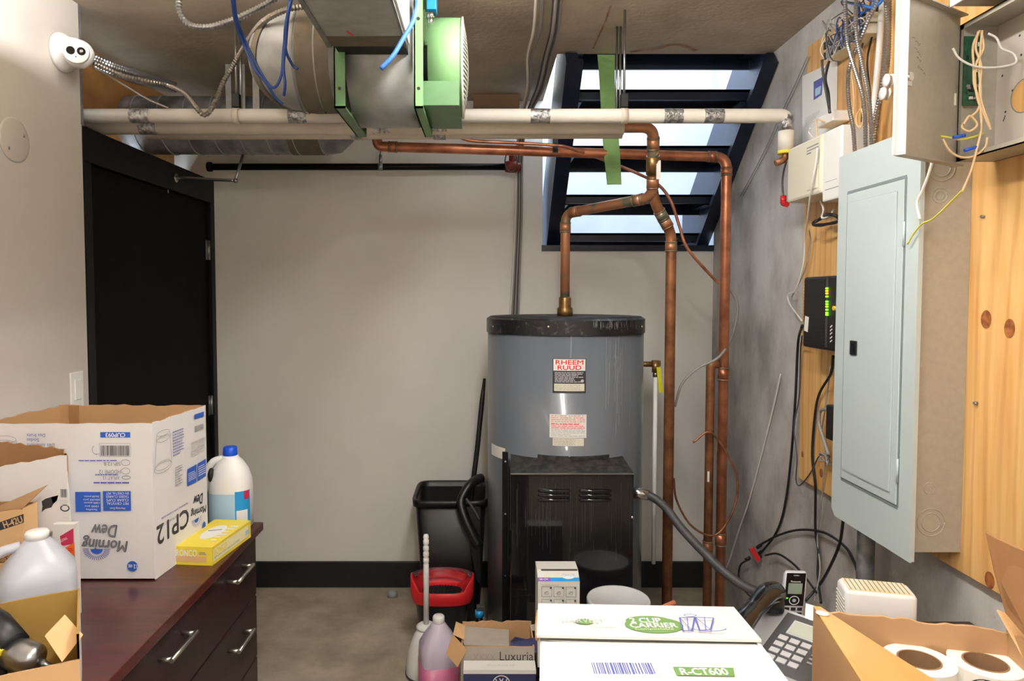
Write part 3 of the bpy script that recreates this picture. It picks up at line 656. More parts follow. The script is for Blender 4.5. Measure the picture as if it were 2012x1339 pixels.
fl = V((xL - 0.026, yt(xL - 0.02), 0)); part('cover_flange', G().box((xL - 0.024, yt(xL - 0.012) - 0.014, zB - 0.04), (xL - 0.0005, yt(xL - 0.012) - 0.002, P(990, 898, Y=2.7).z)), 'black_paint', wh)
fy = yt(xL - 0.012) - 0.014
for py in (907, 1010, 1131):
    q = P(1003, py, Y=fy); part('screw', G().cyl((xL - 0.012, fy, q.z), (xL - 0.012, fy - 0.004, q.z), 0.004, 8), 'chrome', wh)
q = P(1242, 1017, Y=yF); part('screw', G().sphere(q, 0.007, 10), 'chrome', wh)
for xa_, xb_ in ((1057, 1121), (1137, 1201)):
    for py in (965, 974, 983):
        a, b = P(xa_, py, Y=yF), P(xb_, py, Y=yF)
        part('louver', G().tube([a + V((0, 0.004, 0)), a + V((0.008, -0.002, 0)), b + V((-0.008, -0.002, 0)), b + V((0, 0.004, 0))], [0.003, 0.0068, 0.0068, 0.003], 10), 'cover_black', cv)
d = Decal(Frame((xL, yF, zB), (1, 0, 0), (0, 0, 1)), 0.0005)
for k in range(46): px = R.uniform(1010, 1240); a = d.fr.px(px, R.uniform(934, 1010)); b = d.fr.px(px, R.uniform(1000, 1100)); d.line(*a, *b, 0.0008, 'drip_dark')
d.build('cover_streaks', wh)['kind'] = 'stuff'
# relief valve, drain pipe, tag
vp = P(1268, 716, Y=2.98)
rv = part('relief_valve', G().cyl(V((HC.x + HR * 0.93, 2.98, vp.z)), vp + V((0.04, 0, 0)), 0.012, 12).cyl(vp + V((0.045, 0, -0.035)), vp + V((0.045, 0, 0.012)), 0.017, 12).box(vp + V((0.03, -0.014, -0.008)), vp + V((0.064, 0.014, 0.016))), 'brass', wh)
pv0 = P(1287, 741, Y=2.98); pv1 = P(1276, 1108, Y=2.98)
part('valve_collar', G().cyl(vp + V((0.045, 0, -0.034)), vp + V((0.045, 0, -0.055)), 0.012, 12), 'steel', rv)
part('drain_pipe', G().cyl(vp + V((0.045, 0, -0.05)), V((vp.x + 0.045, 2.98, pv1.z)), 0.0095, 12), 'white_plastic', wh)
part('yellow_tag', G().obox(P(1290, 722, Y=2.955), V((0.012, 0, -0.11)), V((0.018, 0, 0.0)), V((0, 0.002, 0))), 'hi_yellow', wh)
fx = [P(1256, 970, Y=2.72), P(1275, 974, Y=2.70), P(1305, 995, Y=2.66), P(1340, 1040, Y=2.60), P(1390, 1093, Y=2.52), P(1432, 1132, Y=2.45), P(1480, 1160, Y=2.40), P(1540, 1170, Y=2.38)]
fc = solo('flexible_conduit', G().tube(catmull(fx, 10), 0.0165, 12), 'conduit_grey', 'dark grey flexible conduit from the heater cover sagging towards the concrete wall', 'conduit')
part('conduit_fitting', G().tube([fx[0] + V((-0.03, 0, 0.002)), fx[0], fx[1]], [0.024, 0.024, 0.02], 14), 'chrome', fc)

# ---------------------------------------------------------------- fan and ducts
fX0, fX1 = -0.41, -0.185
fan = thing('duct_fan', 'green framed centrifugal duct fan with round green motor cover', 'fan', (-0.28, 2.18, 2.07))
FC = V((0, 2.205, 2.29)); FR = 0.205
part('scroll_housing', G().lathe((0, FC.y, FC.z), [(0, fX0 + 0.01), (FR, fX0 + 0.01), (FR, fX1 - 0.02), (0, fX1 - 0.02)], 'X', 56), 'galv', fan)
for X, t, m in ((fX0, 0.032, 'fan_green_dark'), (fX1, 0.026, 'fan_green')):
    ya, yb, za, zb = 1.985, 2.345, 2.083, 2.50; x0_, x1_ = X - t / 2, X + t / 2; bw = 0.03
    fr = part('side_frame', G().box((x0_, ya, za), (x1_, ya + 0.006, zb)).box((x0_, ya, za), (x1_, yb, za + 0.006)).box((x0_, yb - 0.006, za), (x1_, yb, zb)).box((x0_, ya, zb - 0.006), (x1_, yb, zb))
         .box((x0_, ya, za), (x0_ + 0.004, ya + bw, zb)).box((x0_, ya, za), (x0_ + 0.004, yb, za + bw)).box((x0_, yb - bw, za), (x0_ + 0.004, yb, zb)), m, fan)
    g = G()
    for p in ((X, ya - 0.0006, za + 0.055), (X, ya - 0.0006, za + 0.25)): g.cyl(p, V(p) + V((0, 0.001, 0)), 0.005, 10)
    part('bolt_hole', g, 'rubber', fr)
mx0, mx1 = -0.165, -0.066; MC = V((0, 2.2, 2.262)); MR = 0.148
mo = part('motor_cover', G().lathe((0, MC.y, MC.z), [(MR - 0.01, mx0), (MR, mx0), (MR, mx1 - 0.004), (MR - 0.006, mx1)], 'X', 56, False), 'fan_green', fan)
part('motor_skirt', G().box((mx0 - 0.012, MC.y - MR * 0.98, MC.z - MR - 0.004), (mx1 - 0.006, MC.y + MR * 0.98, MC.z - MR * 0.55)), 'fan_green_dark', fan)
part('cover_rim', G().lathe((0, MC.y, MC.z), [(MR - 0.006, mx1 - 0.001), (MR + 0.003, mx1 - 0.001), (MR + 0.003, mx1 + 0.004), (MR - 0.012, mx1 + 0.006)], 'X', 56, False), 'grille_cream', fan)
g = G().lathe((0, MC.y, MC.z), [(MR - 0.01, mx1 - 0.004), (0.0, mx1 - 0.004)], 'X', 40, False); part('grille_back', g, 'dark_grey', fan)
for k in range(22):
    z = MC.z - MR + 0.012 + k * (2 * MR - 0.024) / 21; hw = math.sqrt(max(MR ** 2 - (z - MC.z) ** 2, 0)) - 0.008
    if hw > 0.02:
        bulge = 0.016 * (1 - ((z - MC.z) / MR) ** 2)
        part('grille_bar', G().tube([V((mx1, MC.y - hw, z)), V((mx1 + bulge, MC.y - hw * 0.4, z)), V((mx1 + bulge, MC.y + hw * 0.4, z)), V((mx1, MC.y + hw, z))], 0.0028, 5), 'grille_cream', mo)
part('motor', G().lathe((0, MC.y, MC.z), [(0.07, fX1), (0.07, mx0 + 0.02)], 'X', 20), 'black_plastic', fan)
q = P(846, 40, Y=2.1); part('cable_gland', G().cyl(P(846, 52, Y=2.1), P(846, 30, Y=2.1), 0.009, 10).cyl(P(846, 36, Y=2.1), P(846, 26, Y=2.1), 0.013, 6), 'chrome', fan)
part('terminal_box', G().box(P(838, 18, Y=2.09) + V((0, 0, 0)), P(857, -40, Y=2.09) + V((0, 0.05, 0)), 0.003), 'sky_blue', fan)
# outlet duct towards the camera
dz0, dz1, dx0, dx1 = 2.238, 2.47, -0.425, -0.212
du = thing('sheet_metal_duct', 'rectangular galvanised duct running overhead to the fan', 'duct', (-0.31, 1.5, dz0))
part('duct_run', G().box((dx0, 0.75, dz0), (dx1, 1.93, dz1)), 'galv', du)
part('duct_seam', G().box((dx0 - 0.006, 0.75, dz0 - 0.005), (dx0 + 0.006, 1.93, dz0 + 0.01)).box((dx1 - 0.005, 0.75, dz0 - 0.005), (dx1 + 0.002, 1.93, dz0 + 0.002)), 'galv_dull', du)
part('tape_band', G().box((dx0 - 0.001, 1.86, dz0 - 0.0015), (dx1 + 0.0003, 1.931, dz1)), 'duct_tape', du)
part('flexible_collar', G().box((dx0 + 0.012, 1.931, dz0 + 0.002), (dx1 - 0.004, 2.03, dz1 - 0.01)), 'rubber', du)
part('duct_lit_side', G().box((dx1 + 0.0005, 0.75, dz0 + 0.004), (dx1 + 0.008, 1.93, dz1)), 'white_paint', du, label='lit side of the duct, its brightness painted in white')  # bright light on this side put in as white colour
d = Decal(Frame((dx0, 0.75, dz0), (0, 1, 0), (1, 0, 0))); u, v = d.fr.px(687, 66); d.line(u - 0.02, v - 0.004, u + 0.016, v + 0.006, 0.006, 'label_red'); u, v = d.fr.px(682, 80); d.line(u, v - 0.02, u, v + 0.02, 0.003, 'ink'); d.build('ink_mark', du)
# round inlet elbow
EC = V((fX0 - 0.02, 2.21, 2.285)); R0 = 0.152
path = fillet([EC, V((-0.60, 2.205, 2.287)), V((-0.62, 2.46, 2.392)), V((-0.62, 2.96, 2.395))], 0.17, 12)
el = thing('round_duct', 'large round galvanised duct elbow entering the left side of the fan', 'duct', (-0.55, 2.3, 2.13))
part('elbow', G().tube(path, R0, 40), 'galv', el)
part('tape_band', G().tube([EC + V((-0.075, 0, 0)), EC + V((-0.10, 0, 0)), EC + V((-0.13, 0, 0))], [R0 + 0.003, R0 + 0.004, R0 + 0.002], 40, False), 'duct_tape', el)
part('tape_band', G().tube([EC + V((-0.03, 0, 0)), EC + V((-0.07, 0, 0))], [R0 + 0.002, R0 + 0.0035], 40, False), 'duct_tape', el)
part('tape_band', G().tube([path[7], path[8], path[9]], [R0 + 0.003, R0 + 0.004, R0 + 0.003], 40, False), 'duct_tape', el)
part('collar_bead', G().tube([EC + V((-0.134, 0, 0)), EC + V((-0.14, 0, 0))], R0 + 0.004, 40, False), 'galv_dull', el)
# spiral duct behind the pipes
Yd = 3.16; zd = P(500, 247, Y=Yd).z; rd = 0.128; xs = P(250, 247, Y=Yd).x; xe = P(690, 247, Y=Yd).x
sd = thing('spiral_duct', 'long grey spiral duct behind the white pipes above the door', 'duct', ((xs + xe) / 2, Yd, zd - rd))
part('duct_tube', G().tube([V((xs + (xe - xs) * i / 20, Yd, zd)) for i in range(21)], [rd] * 19 + [rd * 0.95, rd * 0.6], 36), 'galv_dull', sd)
for k in range(8):
    x = xs + 0.05 + k * 0.115; n = 24
    part('spiral_seam', G().tube([V((x + 0.06 * i / n, Yd + math.cos(2 * PI * i / n) * (rd + 0.002), zd + math.sin(2 * PI * i / n) * (rd + 0.002))) for i in range(n + 1)], 0.0035, 5), 'galv', sd)
xq = P(575, 300, Y=Yd).x; part('tape_band', G().tube([V((xq, Yd, zd)), V((xq + 0.14, Yd, zd))], rd + 0.003, 36, False), 'duct_tape', sd)
for px in (472, 498):
    x = P(px, 300, Y=Yd).x; part('hanger_strap', G().box((x - 0.012, Yd - rd - 0.006, zd), (x + 0.012, Yd - rd - 0.004, ZC)), 'galv', sd)
solo('duct_strut', G().box(P(497, 215, Y=2.75), P(508, 100, Y=2.75) + V((0, 0.02, 0))), 'galv', 'short galvanised strut hanging beside the round duct', 'strut')

# ---------------------------------------------------------------- things on the left wall
sc = thing('security_camera', 'white turret security camera high on the left wall', 'camera', P(118, 103, X=XL))
cb_ = P(118, 103, X=XL); Rb = 0.062
part('base', G().lathe(cb_, [(0, 0), (Rb, 0), (Rb, 0.012), (Rb * 0.94, 0.022), (Rb * 0.8, 0.03), (Rb * 0.72, 0.06), (0, 0.06)], 'X', 36), 'white_plastic', sc)
bc = P(155, 106, X=XL + 0.085); aim = (V((0.35, -1.0, -0.12))).normalized()
part('ball', G().sphere(bc, 0.045, 28), 'white_plastic', sc)
sd_ = V((aim.y, -aim.x, 0)).normalized() * -1; up_ = sd_.cross(aim) * -1
part('face_plate', G().cyl(bc + aim * 0.030, bc + aim * 0.0465, 0.037, 28), 'white_plastic', sc)
fp = bc + aim * 0.0466
part('lens', G().cyl(fp + sd_ * -0.014, fp + sd_ * -0.014 + aim * 0.002, 0.0125, 20), 'glass_dark', sc)
ir = part('infrared_lamp', G().cyl(fp + sd_ * 0.016, fp + sd_ * 0.016 + aim * 0.002, 0.0125, 20), 'glass_dark', sc)
part('reflector', G().sphere(fp + sd_ * 0.016 + aim * 0.002, 0.007, 10, (1, 0.5, 1)), 'chrome', ir)
part('sensor_hole', G().cyl(fp - up_ * 0.018, fp - up_ * 0.018 + aim * 0.001, 0.002, 8), 'rubber', sc)
wp = thing('round_cover_plate', 'round blank plate with two screws on the left wall', 'cover plate', P(27, 275, X=XL))
c0 = P(27, 275, X=XL); part('plate', G().lathe(c0, [(0, 0), (0.066, 0), (0.066, 0.003), (0.06, 0.005), (0, 0.005)], 'X', 36), 'plate_grey', wp)
for dy, dz in ((0.038, 0.02), (-0.03, -0.03)): part('screw', G().lathe(c0 + V((0.005, dy, dz)), [(0.005, 0), (0.004, 0.002), (0, 0.002)], 'X', 10, False), 'steel', wp)
ls = thing('light_switch', 'white rocker light switch beside the black door', 'switch', P(149, 766, X=XL))
c0 = P(149, 766, X=XL); pl = part('switch_plate', G().box(c0 + V((0, -0.036, -0.06)), c0 + V((0.006, 0.036, 0.06)), 0.002), 'white_plastic', ls)
part('rocker', G().box(c0 + V((0.005, -0.017, -0.034)), c0 + V((0.010, 0.017, 0.034)), 0.002), 'white_plastic', ls)

# ---------------------------------------------------------------- cables and flexible conduit under the ceiling
flex('flexible_metal_conduit', pY([(356, -30, 2.0), (352, 20, 2.0), (372, 48, 2.0), (410, 53, 2.0), (455, 40, 2.0), (500, 20, 2.0), (545, -5, 2.0)]), 0.0085, 'flex_metal', 'silver flexible conduit looping below the ceiling left of the duct', 'flexible conduits by the fan')
flex('flexible_metal_conduit', pY([(595, 13, 2.05), (560, 20, 2.05), (515, 45, 2.1), (480, 92, 2.3), (460, 125, 2.36), (440, 160, 2.38), (418, 210, 2.38), (401, 226, 2.38), (385, 210, 2.38), (365, 185, 2.45), (330, 168, 2.5), (290, 160, 2.46), (240, 148, 2.42), (187, 125, 2.40)]), 0.0085, 'flex_dull', 'dull flexible conduit sagging onto the upper white pipe then up over the duct', 'flexible conduits by the fan')
for k, (dy, dd) in enumerate(((-4, 0.02), (5, 0.05), (11, 0.03), (-9, 0.06))):
    flex('flexible_metal_conduit', pY([(183 + k, 120 + dy, 2.44 + dd), (225, 136 + dy, 2.5 + dd), (285, 155 + dy, 2.65 + dd), (345, 172 + dy * 0.7, 2.95 + dd)]), 0.008, 'flex_metal', ['uppermost', 'third', 'lowest', 'rearmost'][k] + ' silver conduit of the bundle behind the camera above the door', 'conduit bundle over the door')
cable('thin_wire', pY([(185, 132, 2.45), (240, 165, 2.45), (290, 195, 2.44), (330, 212, 2.43)]), 0.003, 'cable_grey', 'thin pale wire drooping to the white pipe under the conduit bundle')
bl = [([(455, -10, 1.9), (462, 40, 1.95), (478, 85, 2.0), (500, 135, 2.0), (525, 165, 2.0), (540, 190, 2.02), (556, 205, 2.03)], 'cable_blue_dark', 'dark blue cable hanging furthest left of the round duct'),
      ([(459, -10, 1.91), (466, 40, 1.96), (484, 85, 2.01), (508, 135, 2.01), (535, 172, 2.0), (552, 150, 2.0), (557, 100, 2.0), (562, 60, 1.97), (568, 20, 1.94), (572, -10, 1.9)], 'cable_blue_dark', 'blue cable looping in a long U before the round duct'),
      ([(575, -10, 1.9), (566, 30, 1.93), (562, 80, 1.97), (557, 130, 2.0), (560, 165, 2.0), (558, 188, 2.02)], 'cable_blue_dark', 'blue cable hanging straight down before the round duct'),
      ([(572, -10, 1.92), (560, 60, 1.97), (562, 100, 2.0), (575, 128, 2.03), (585, 136, 2.03)], 'cable_blue_dark', 'short blue cable curling onto the round duct'),
      ([(834, -290, 1.55), (828, -140, 1.55), (822, -10, 1.55), (812, 40, 1.52), (793, 75, 1.50), (772, 110, 1.48), (749, 135, 1.47)], 'cable_blue', 'bright blue cable end dangling in front of the duct')]
for pts, m, lab in bl: cable('blue_cable', pY(pts), 0.0042 if m == 'cable_blue_dark' else 0.0052, m, lab, group='blue cables by the fan')
gr = [('cable_white', 0, 0, 'white cable on the left of the bundle hanging by the stair opening'), ('cable_grey', 8, 0.02, 'pale grey cable second in the bundle by the stair opening'),
      ('cable_dark', 22, 0.02, 'dark grey cable in the middle of the bundle by the stair opening'), ('cable_grey', 26, -0.02, 'grey cable in front of the bundle by the stair opening'),
      ('cable_dark', 30, 0.0, 'dark cable on the right of the bundle by the stair opening'), ('cable_grey', 36, 0.03, 'rearmost grey cable of the bundle by the stair opening')]
for k, (m, dx, dd, lab) in enumerate(gr):
    top = 1054 + dx * 1.6 if k < 2 else 1068 + dx
    e = 1003 + k * 3.4
    pts = [(top, -20, 2.3 + dd), (top - 6 if k < 2 else top - 8, 60, 2.5 + dd), ((1036 + dx) if k < 2 else 1050 + dx * 0.9, 110, 2.7 + dd), ((1036 + dx * 0.6) if k < 2 else 1036 + dx * 0.9, 170, 2.9 + dd), (1024 + dx * 0.5, 225, 3.2), (1016 + k * 2.2, 290, 3.53), (1013 + k * 2.4, 420, 3.565), (1008 + k * 2.6, 530, 3.57), (e - 2, 640, 3.57)]
    cable('grey_cable', pY(pts), 0.0058 if m != 'cable_white' else 0.005, m, lab, group='cable bundle by the stair opening')
cable('dark_wire_coil', [P(1004, 318, Y=3.45) + V((math.cos(a * 0.7) * 0.03, -0.01 + 0.002 * (a % 3), math.sin(a * 0.7) * 0.05)) for a in range(22)], 0.003, 'cable_dark', 'small coil of dark wire at the end of the black pipe')
# ---------------------------------------------------------------- right wall: boards, panels, wiring
XP = 1.178
def board(y0, y1, z0, z1, label, knots):
    b = thing('plywood_board', label, 'board', (XP + 0.009, (y0 + y1) / 2, z0), group='backing boards on the concrete wall')
    part('sheet', G().box((XP, y0, z0), (XR - 0.0005, y1, z1), 0.0015), 'plywood', b)
    for px, py, ry, rz in knots:
        q = P(px, py, X=XP); part('knot', G().lathe(q + V((-0.0006, 0, 0)), [(0, 0)] + [(1, 0.0)], 'X', 4, False) if False else G().poly([q + V((-0.0007, math.cos(2 * PI * k / 18) * ry, math.sin(2 * PI * k / 18) * rz)) for k in range(18)]), 'knot', b)
    return b
zb_ = P(1857, 1107, X=XP).z
b1 = board(1.775, P(1580, 420, X=XP).y, zb_, 2.45, 'plywood board behind the black modem and grey panel', [(1614, 930, 0.012, 0.016), (1577, 893, 0.009, 0.012)])
b2 = board(0.7, 1.77, zb_, 2.45, 'wide knotty plywood board at the right below the open metal box', [(1938, 628, 0.017, 0.022), (1984, 646, 0.016, 0.022), (1890, 622, 0.012, 0.018), (1945, 1141, 0.016, 0.02)])
for px, py in ((1934, 426), (1920, 793)):
    q = P(px, py, X=XP); part('screw', G().cyl(q, q + V((-0.008, 0, 0)), 0.004, 8), 'steel', b2)

# grey electrical panel
XF = 1.045
ep = thing('electrical_panel', 'tall grey electrical panel with a hinged front door', 'electrical panel', (XF, 1.85, 0.9))
yn, yf = P(1790, 1000, X=XF).y, P(1638, 800, X=XF).y
z0, z1 = P(1789, 1108, X=XF).z, P(1647, 310, X=XF).z
ch = 0.02
out = [(yn, z0), (yf - ch, z0), (yf, z0 + ch), (yf, z1 - 0.004), (yf - 0.004, z1), (yn, z1)]
part('front_trim', G().prism([V((XF, y, z)) for y, z in out], (0.005, 0, 0)).box((XF + 0.004, yn + 0.001, z0 + 0.002), (XF + 0.012, yn + 0.006, z1)), 'panel_grey', ep)
ybn, ybf, zb0, zb1 = yn + 0.012, yf - 0.012, z0 + 0.022, z1 - 0.02
bx = part('panel_box', G().box((XF + 0.006, ybn, zb0), (XP - 0.0005, ybf, zb1)), 'box_beige', ep)
ya, yb = P(1774, 640, X=XF).y, P(1660, 640, X=XF).y; za, zb = P(1763, 997, X=XF).z, P(1781, 348, X=XF).z
dg = G(); dg.box((XF - 0.004, ya + 0.004, za + 0.004), (XF, yb - 0.004, zb - 0.004), 0.002)
dp = part('panel_door', dg, 'panel_grey', ep)
g = G().box((XF - 0.0012, ya, zb - 0.003), (XF, yb, zb + 0.005)).box((XF - 0.0012, ya, za - 0.005), (XF, yb, za + 0.003)).box((XF - 0.001, ya - 0.002, za), (XF, ya + 0.003, zb)).box((XF - 0.001, yb - 0.003, za), (XF, yb + 0.002, zb))
part('door_gap', g, 'panel_groove', ep)
part('raised_bead', G().box((XF - 0.0075, ya + 0.028, za + 0.03), (XF - 0.0038, yb - 0.012, zb - 0.03), 0.003), 'panel_grey', dp)
for py in (460, 930):
    q = P(1776, py, X=XF); part('hinge', G().cyl((XF - 0.004, ya, q.z - 0.03), (XF - 0.004, ya, q.z + 0.03), 0.003, 8), 'panel_grey', ep)
q = P(1678, 684, X=XF - 0.0075); la = part('latch', G().box(q + V((-0.004, -0.016, -0.02)), q + V((0.001, 0.016, 0.02)), 0.001), 'black_plastic', ep)
part('latch_tab', G().box(q + V((-0.008, -0.006, -0.012)), q + V((-0.004, 0.004, 0.012)), 0.001), 'black_gloss', la)
for px, py, r in ((1829, 1027, 0.034), (1829, 1027, 0.023), (1826, 960, 0.014), (1850, 329, 0.033), (1850, 329, 0.022), (1846, 384, 0.018), (1846, 384, 0.01)):
    q = P(px, py, Y=ybn); n = 28
    part('knockout_ring', G().tube([q + V((math.cos(2 * PI * k / n) * r, -0.0002, math.sin(2 * PI * k / n) * r)) for k in range(n + 1)], 0.0014, 5), 'box_beige', bx)
# stub conduit under the panel
solo('conduit_stub', G().cyl((1.125, 1.99, zb0), (1.125, 1.99, 0.62), 0.024, 16).cyl((1.125, 1.99, zb0 - 0.02), (1.125, 1.99, zb0), 0.03, 8), 'galv_dull', 'grey steel conduit dropping from under the grey panel', 'conduit')

# open alarm enclosure with its door swung out
X0, X1, YE = 1.09, XP - 0.0005, 1.60; zl, zh_ = 1.857, 2.166; YNr = 1.18
en = thing('alarm_enclosure', 'open beige metal box with a circuit board and loose wires, door ajar', 'metal box', (1.13, 1.4, zl))
t = 0.003
part('enclosure_back', G().box((X1 - t, YNr, zl), (X1, YE, zh_)), 'box_beige_light', en)
part('enclosure_shell', G().box((X0, YE - t, zl), (X1, YE, zh_)).box((X0, YNr, zl), (X1, YE, zl + t)).box((X0, YNr, zh_ - t), (X1, YE, zh_)).box((X0, YNr, zl), (X1, YNr + t, zh_))
     .box((X0, YE - 0.012, zl), (X0 + t, YE, zh_)).box((X0, YNr, zl), (X0 + t, YE, zl + 0.012)).box((X0, YNr, zh_ - 0.012), (X0 + t, YE, zh_)), 'box_beige', en)
h0 = V((X0, YE, 0)); h1 = V((P(1763, 150, Y=1.47).x, 1.47, 0)); dv = (h1 - h0); dn_ = V((dv.y, -dv.x, 0)).normalized()
zd0, zd1 = zl - 0.012, zh_ + 0.02
dd_ = part('enclosure_door', G().obox(h0 + V((0, 0, zd0)), dv, dn_ * 0.003, V((0, 0, zd1 - zd0))).obox(h0 + V((0, 0, zd0)), dv, dn_ * -0.016, V((0, 0, 0.003))).obox(h0 + V((0, 0, zd1 - 0.003)), dv, dn_ * -0.016, V((0, 0, 0.003))), 'box_beige', en)
e = dv.normalized(); part('door_lip', G().obox(h1 + V((0, 0, zd0)), e * 0.003, dn_ * -0.022, V((0, 0, zd1 - zd0))).obox(h1 + V((0, 0, zd0)) + dn_ * -0.001, e * 0.014, dn_ * -0.003, V((0, 0, zd1 - zd0))), 'white_plastic', en)
q = P(1776, 152, Y=1.47) ; part('door_lock', G().cyl(h1 - e * 0.018 + V((0, 0, q.z)), h1 - e * 0.018 + V((0, 0, q.z)) - V((dn_.x, dn_.y, 0)) * 0.02, 0.009, 12).obox(h1 - e * 0.03 + V((0, 0, q.z - 0.018)) - dn_ * 0.012, e * 0.02, dn_ * -0.003, V((0, 0, 0.012))), 'chrome', dd_)
fr = Frame(h0 + V((0, 0, zd0)), dv, (0, 0, 1));
if fr.n.y > 0: fr = Frame(h1 + V((0, 0, zd0)), -dv, (0, 0, 1))
dc = Decal(fr, 0.0008)
for px, py, wd in ((1800, 83, 26), (1802, 104, 18), (1803, 118, 12), (1808, 140, 22)):
    R = random.Random(px); u, v = fr.px(px, py)
    for i in range(int(wd / 3)):
        a = u + (i - wd / 6) * 0.0042; b = v - (i - wd / 6) * 0.0022; dc.line(a, b + R.uniform(-.004, .004), a + 0.004, b + R.uniform(-.004, .004), 0.0011, 'ink')
dc.build('handwriting', dd_, label='small black pencil scribbles')
# board, terminals, holes
pa_, pb_ = P(1884, 210, Y=YE - t), P(1920, 75, Y=YE - t)
pc = part('circuit_board', G().box((pa_.x, YE - t - 0.012, pa_.z), (pb_.x, YE - t - 0.009, pb_.z)), 'pcb', en)
R = random.Random(5)
for k in range(26):
    x = R.uniform(pa_.x + 0.003, pb_.x - 0.006); z = R.uniform(pa_.z + 0.005, pb_.z - 0.008); s_ = R.choice(((0.003, 0.004), (0.006, 0.004), (0.004, 0.009), (0.008, 0.006)))
    part('chip', G().box((x, YE - t - 0.012 - R.uniform(0.002, 0.005), z), (x + s_[0], YE - t - 0.0118, z + s_[1])), R.choice(('rubber', 'rubber', 'grey_plastic', 'cream', 'dark_grey')), pc)
bf = Frame((X1 - t, YNr, zl), (0, -1, 0), (0, 0, 1)); dc = Decal(bf, 0.0006)
for px, py in ((1948, 87), (2007, 108), (1970, 149), (1953, 173), (1945, 190), (1951, 207), (1936, 208), (1951, 222), (1976, 220), (1990, 178), (1986, 282), (1944, 294), (2004, 70)): dc = Decal(bf, 0.0006); u, v = bf.px(px, py); dc.ell(u, v, 0.0028, 0.0028, 'ink', 12); dc.build('punched_hole', en)
for px, py in ((1949, 146), (1973, 233)): dc = Decal(bf, 0.0006); u, v = bf.px(px, py); dc.line(u - 0.002, v - 0.006, u + 0.004, v + 0.006, 0.0028, 'ink'); dc.build('punched_slot', en)
dc = Decal(bf, 0.0006); u, v = bf.px(2014, 187); dc.ell(u, v, 0.040, 0.037, 'plywood', 32); dc.ring(u, v, 0.0405, 0.0375, 0.0025, 'ink_grey', 32)
dc.build('round_cutout', en)
part('standoff', G().box(P(1868, 208, Y=YE - t), P(1876, 185, Y=YE - t) + V((0, -0.006, 0))), 'cream', en)
wires = [([(1925, 60), (1912, 90), (1913, 130), (1914, 165), (1924, 200), (1928, 250), (1920, 290), (1908, 335), (1890, 378)], 'cable_tan'),
         ([(1928, 62), (1932, 95), (1918, 125), (1916, 160), (1921, 195), (1935, 230), (1945, 252)], 'cable_tan'), ([(1922, 62), (1917, 95), (1928, 130), (1925, 170), (1928, 200), (1942, 240), (1946, 255)], 'cable_tan'),
         ([(1930, 60), (1926, 100), (1924, 140), (1927, 180), (1922, 215), (1900, 235), (1890, 250), (1905, 258), (1920, 245), (1905, 228), (1893, 245)], 'cable_tan'),
         ([(1942, 66), (1958, 75), (1968, 95), (1990, 105), (1997, 120), (1985, 128), (1950, 133), (1915, 130), (1885, 115), (1872, 95)], 'cable_white'),
         ([(1848, 268), (1862, 270), (1885, 274), (1910, 270), (1932, 262)], 'cable_yellow'), ([(1852, 273), (1865, 295), (1885, 308), (1910, 308), (1935, 290), (1940, 270)], 'cable_tan')]
for pts, m in wires: cable('wire', [P(a, b, Y=1.52 - 0.002 * i) for i, (a, b) in enumerate(pts)], 0.0024, m, '', parent=en)
for a, b in (((1873, 270), (1896, 266)), ((1895, 296), (1918, 289))): part('wire_sleeve', G().cyl(P(*a, Y=1.51), P(*b, Y=1.51), 0.0036, 8), 'blue_cap', en)
part('wire_tail', G().tube(catmull(pX([(1890, 375), (1870, 395), (1850, 415), (1830, 432), (1812, 440), (1795, 460), (1783, 480)], 1.035), 6), 0.0022, 6), 'cable_yellow', en)
part('white_tail', G().tube(catmull(pX([(1832, 318), (1822, 350), (1812, 375), (1804, 392), (1802, 405), (1808, 432)], 1.03), 6), 0.0035, 6), 'cable_white', en)

# white box above it
wbx = thing('wall_box', 'white metal box with beige underside at the top right', 'metal box', (1.1, 1.2, 2.19))
part('box_shell', G().box((1.03, 0.95, 2.182), (XP - 0.001, 1.535, 2.48)), 'box_beige', wbx); part('box_cover', G().box((1.024, 0.945, 2.181), (1.0295, 1.54, 2.482), 0.001), 'white_plastic', wbx)

# modem
XM = 1.085; yb1, yb0 = P(1578, 600, X=XM).y, 2.07; za, zb = P(1580, 682, X=XM).z, P(1580, 545, X=XM).z
md = thing('modem', 'black ribbed modem with a column of green lights', 'modem', (1.13, 2.2, za))
part('case', G().box((XM, yb0, za), (XP - 0.001, yb1, zb), 0.008), 'black_plastic', md)
yl = P(1625, 600, X=XM).y; part('light_strip', G().box((XM - 0.0015, yl - 0.006, za + 0.01), (XM + 0.001, yl + 0.006, zb - 0.004)), 'dark_grey', md)
for k, py in enumerate((567, 572, 577, 583, 593, 598, 603, 609, 615, 619)):
    q = P(1625, py, X=XM - 0.002); part('light', G().box(q + V((-0.002, -0.006, -0.0026)), q + V((0.001, 0.006, 0.0026))), 'led_amber' if k in (1, 2) else 'led_green', md)
for k in range(20):
    z = za + 0.015 + k * (zb - za - 0.03) / 19; part('rib', G().box((XM - 0.0012, yl + 0.014, z - 0.002), (XM + 0.001, yb1 - 0.008, z + 0.002)), 'black_plastic', md)
q = P(1582, 636, X=XM - 0.001); part('sticker', G().obox(q + V((0, 0.006, -0.024)), V((0, -0.026, -0.004)), V((-0.001, 0, 0)), V((0, -0.006, 0.05))), 'label_white', md)
q = P(1637, 606, X=XM - 0.006); part('yellow_plug', G().cyl(q, q + V((0.02, 0, 0)), 0.007, 8), 'yellow', md)
dc = Decal(Frame((XM, yb1, za), (0, -1, 0), (0, 0, 1)), 0.001)
for py in (642, 649, 656, 664, 671): u, v = dc.fr.px(1634, py); dc.line(u - 0.008, v - 0.003, u + 0.006, v + 0.004, 0.004, 'label_white')
dc.build('printed_mark', md)
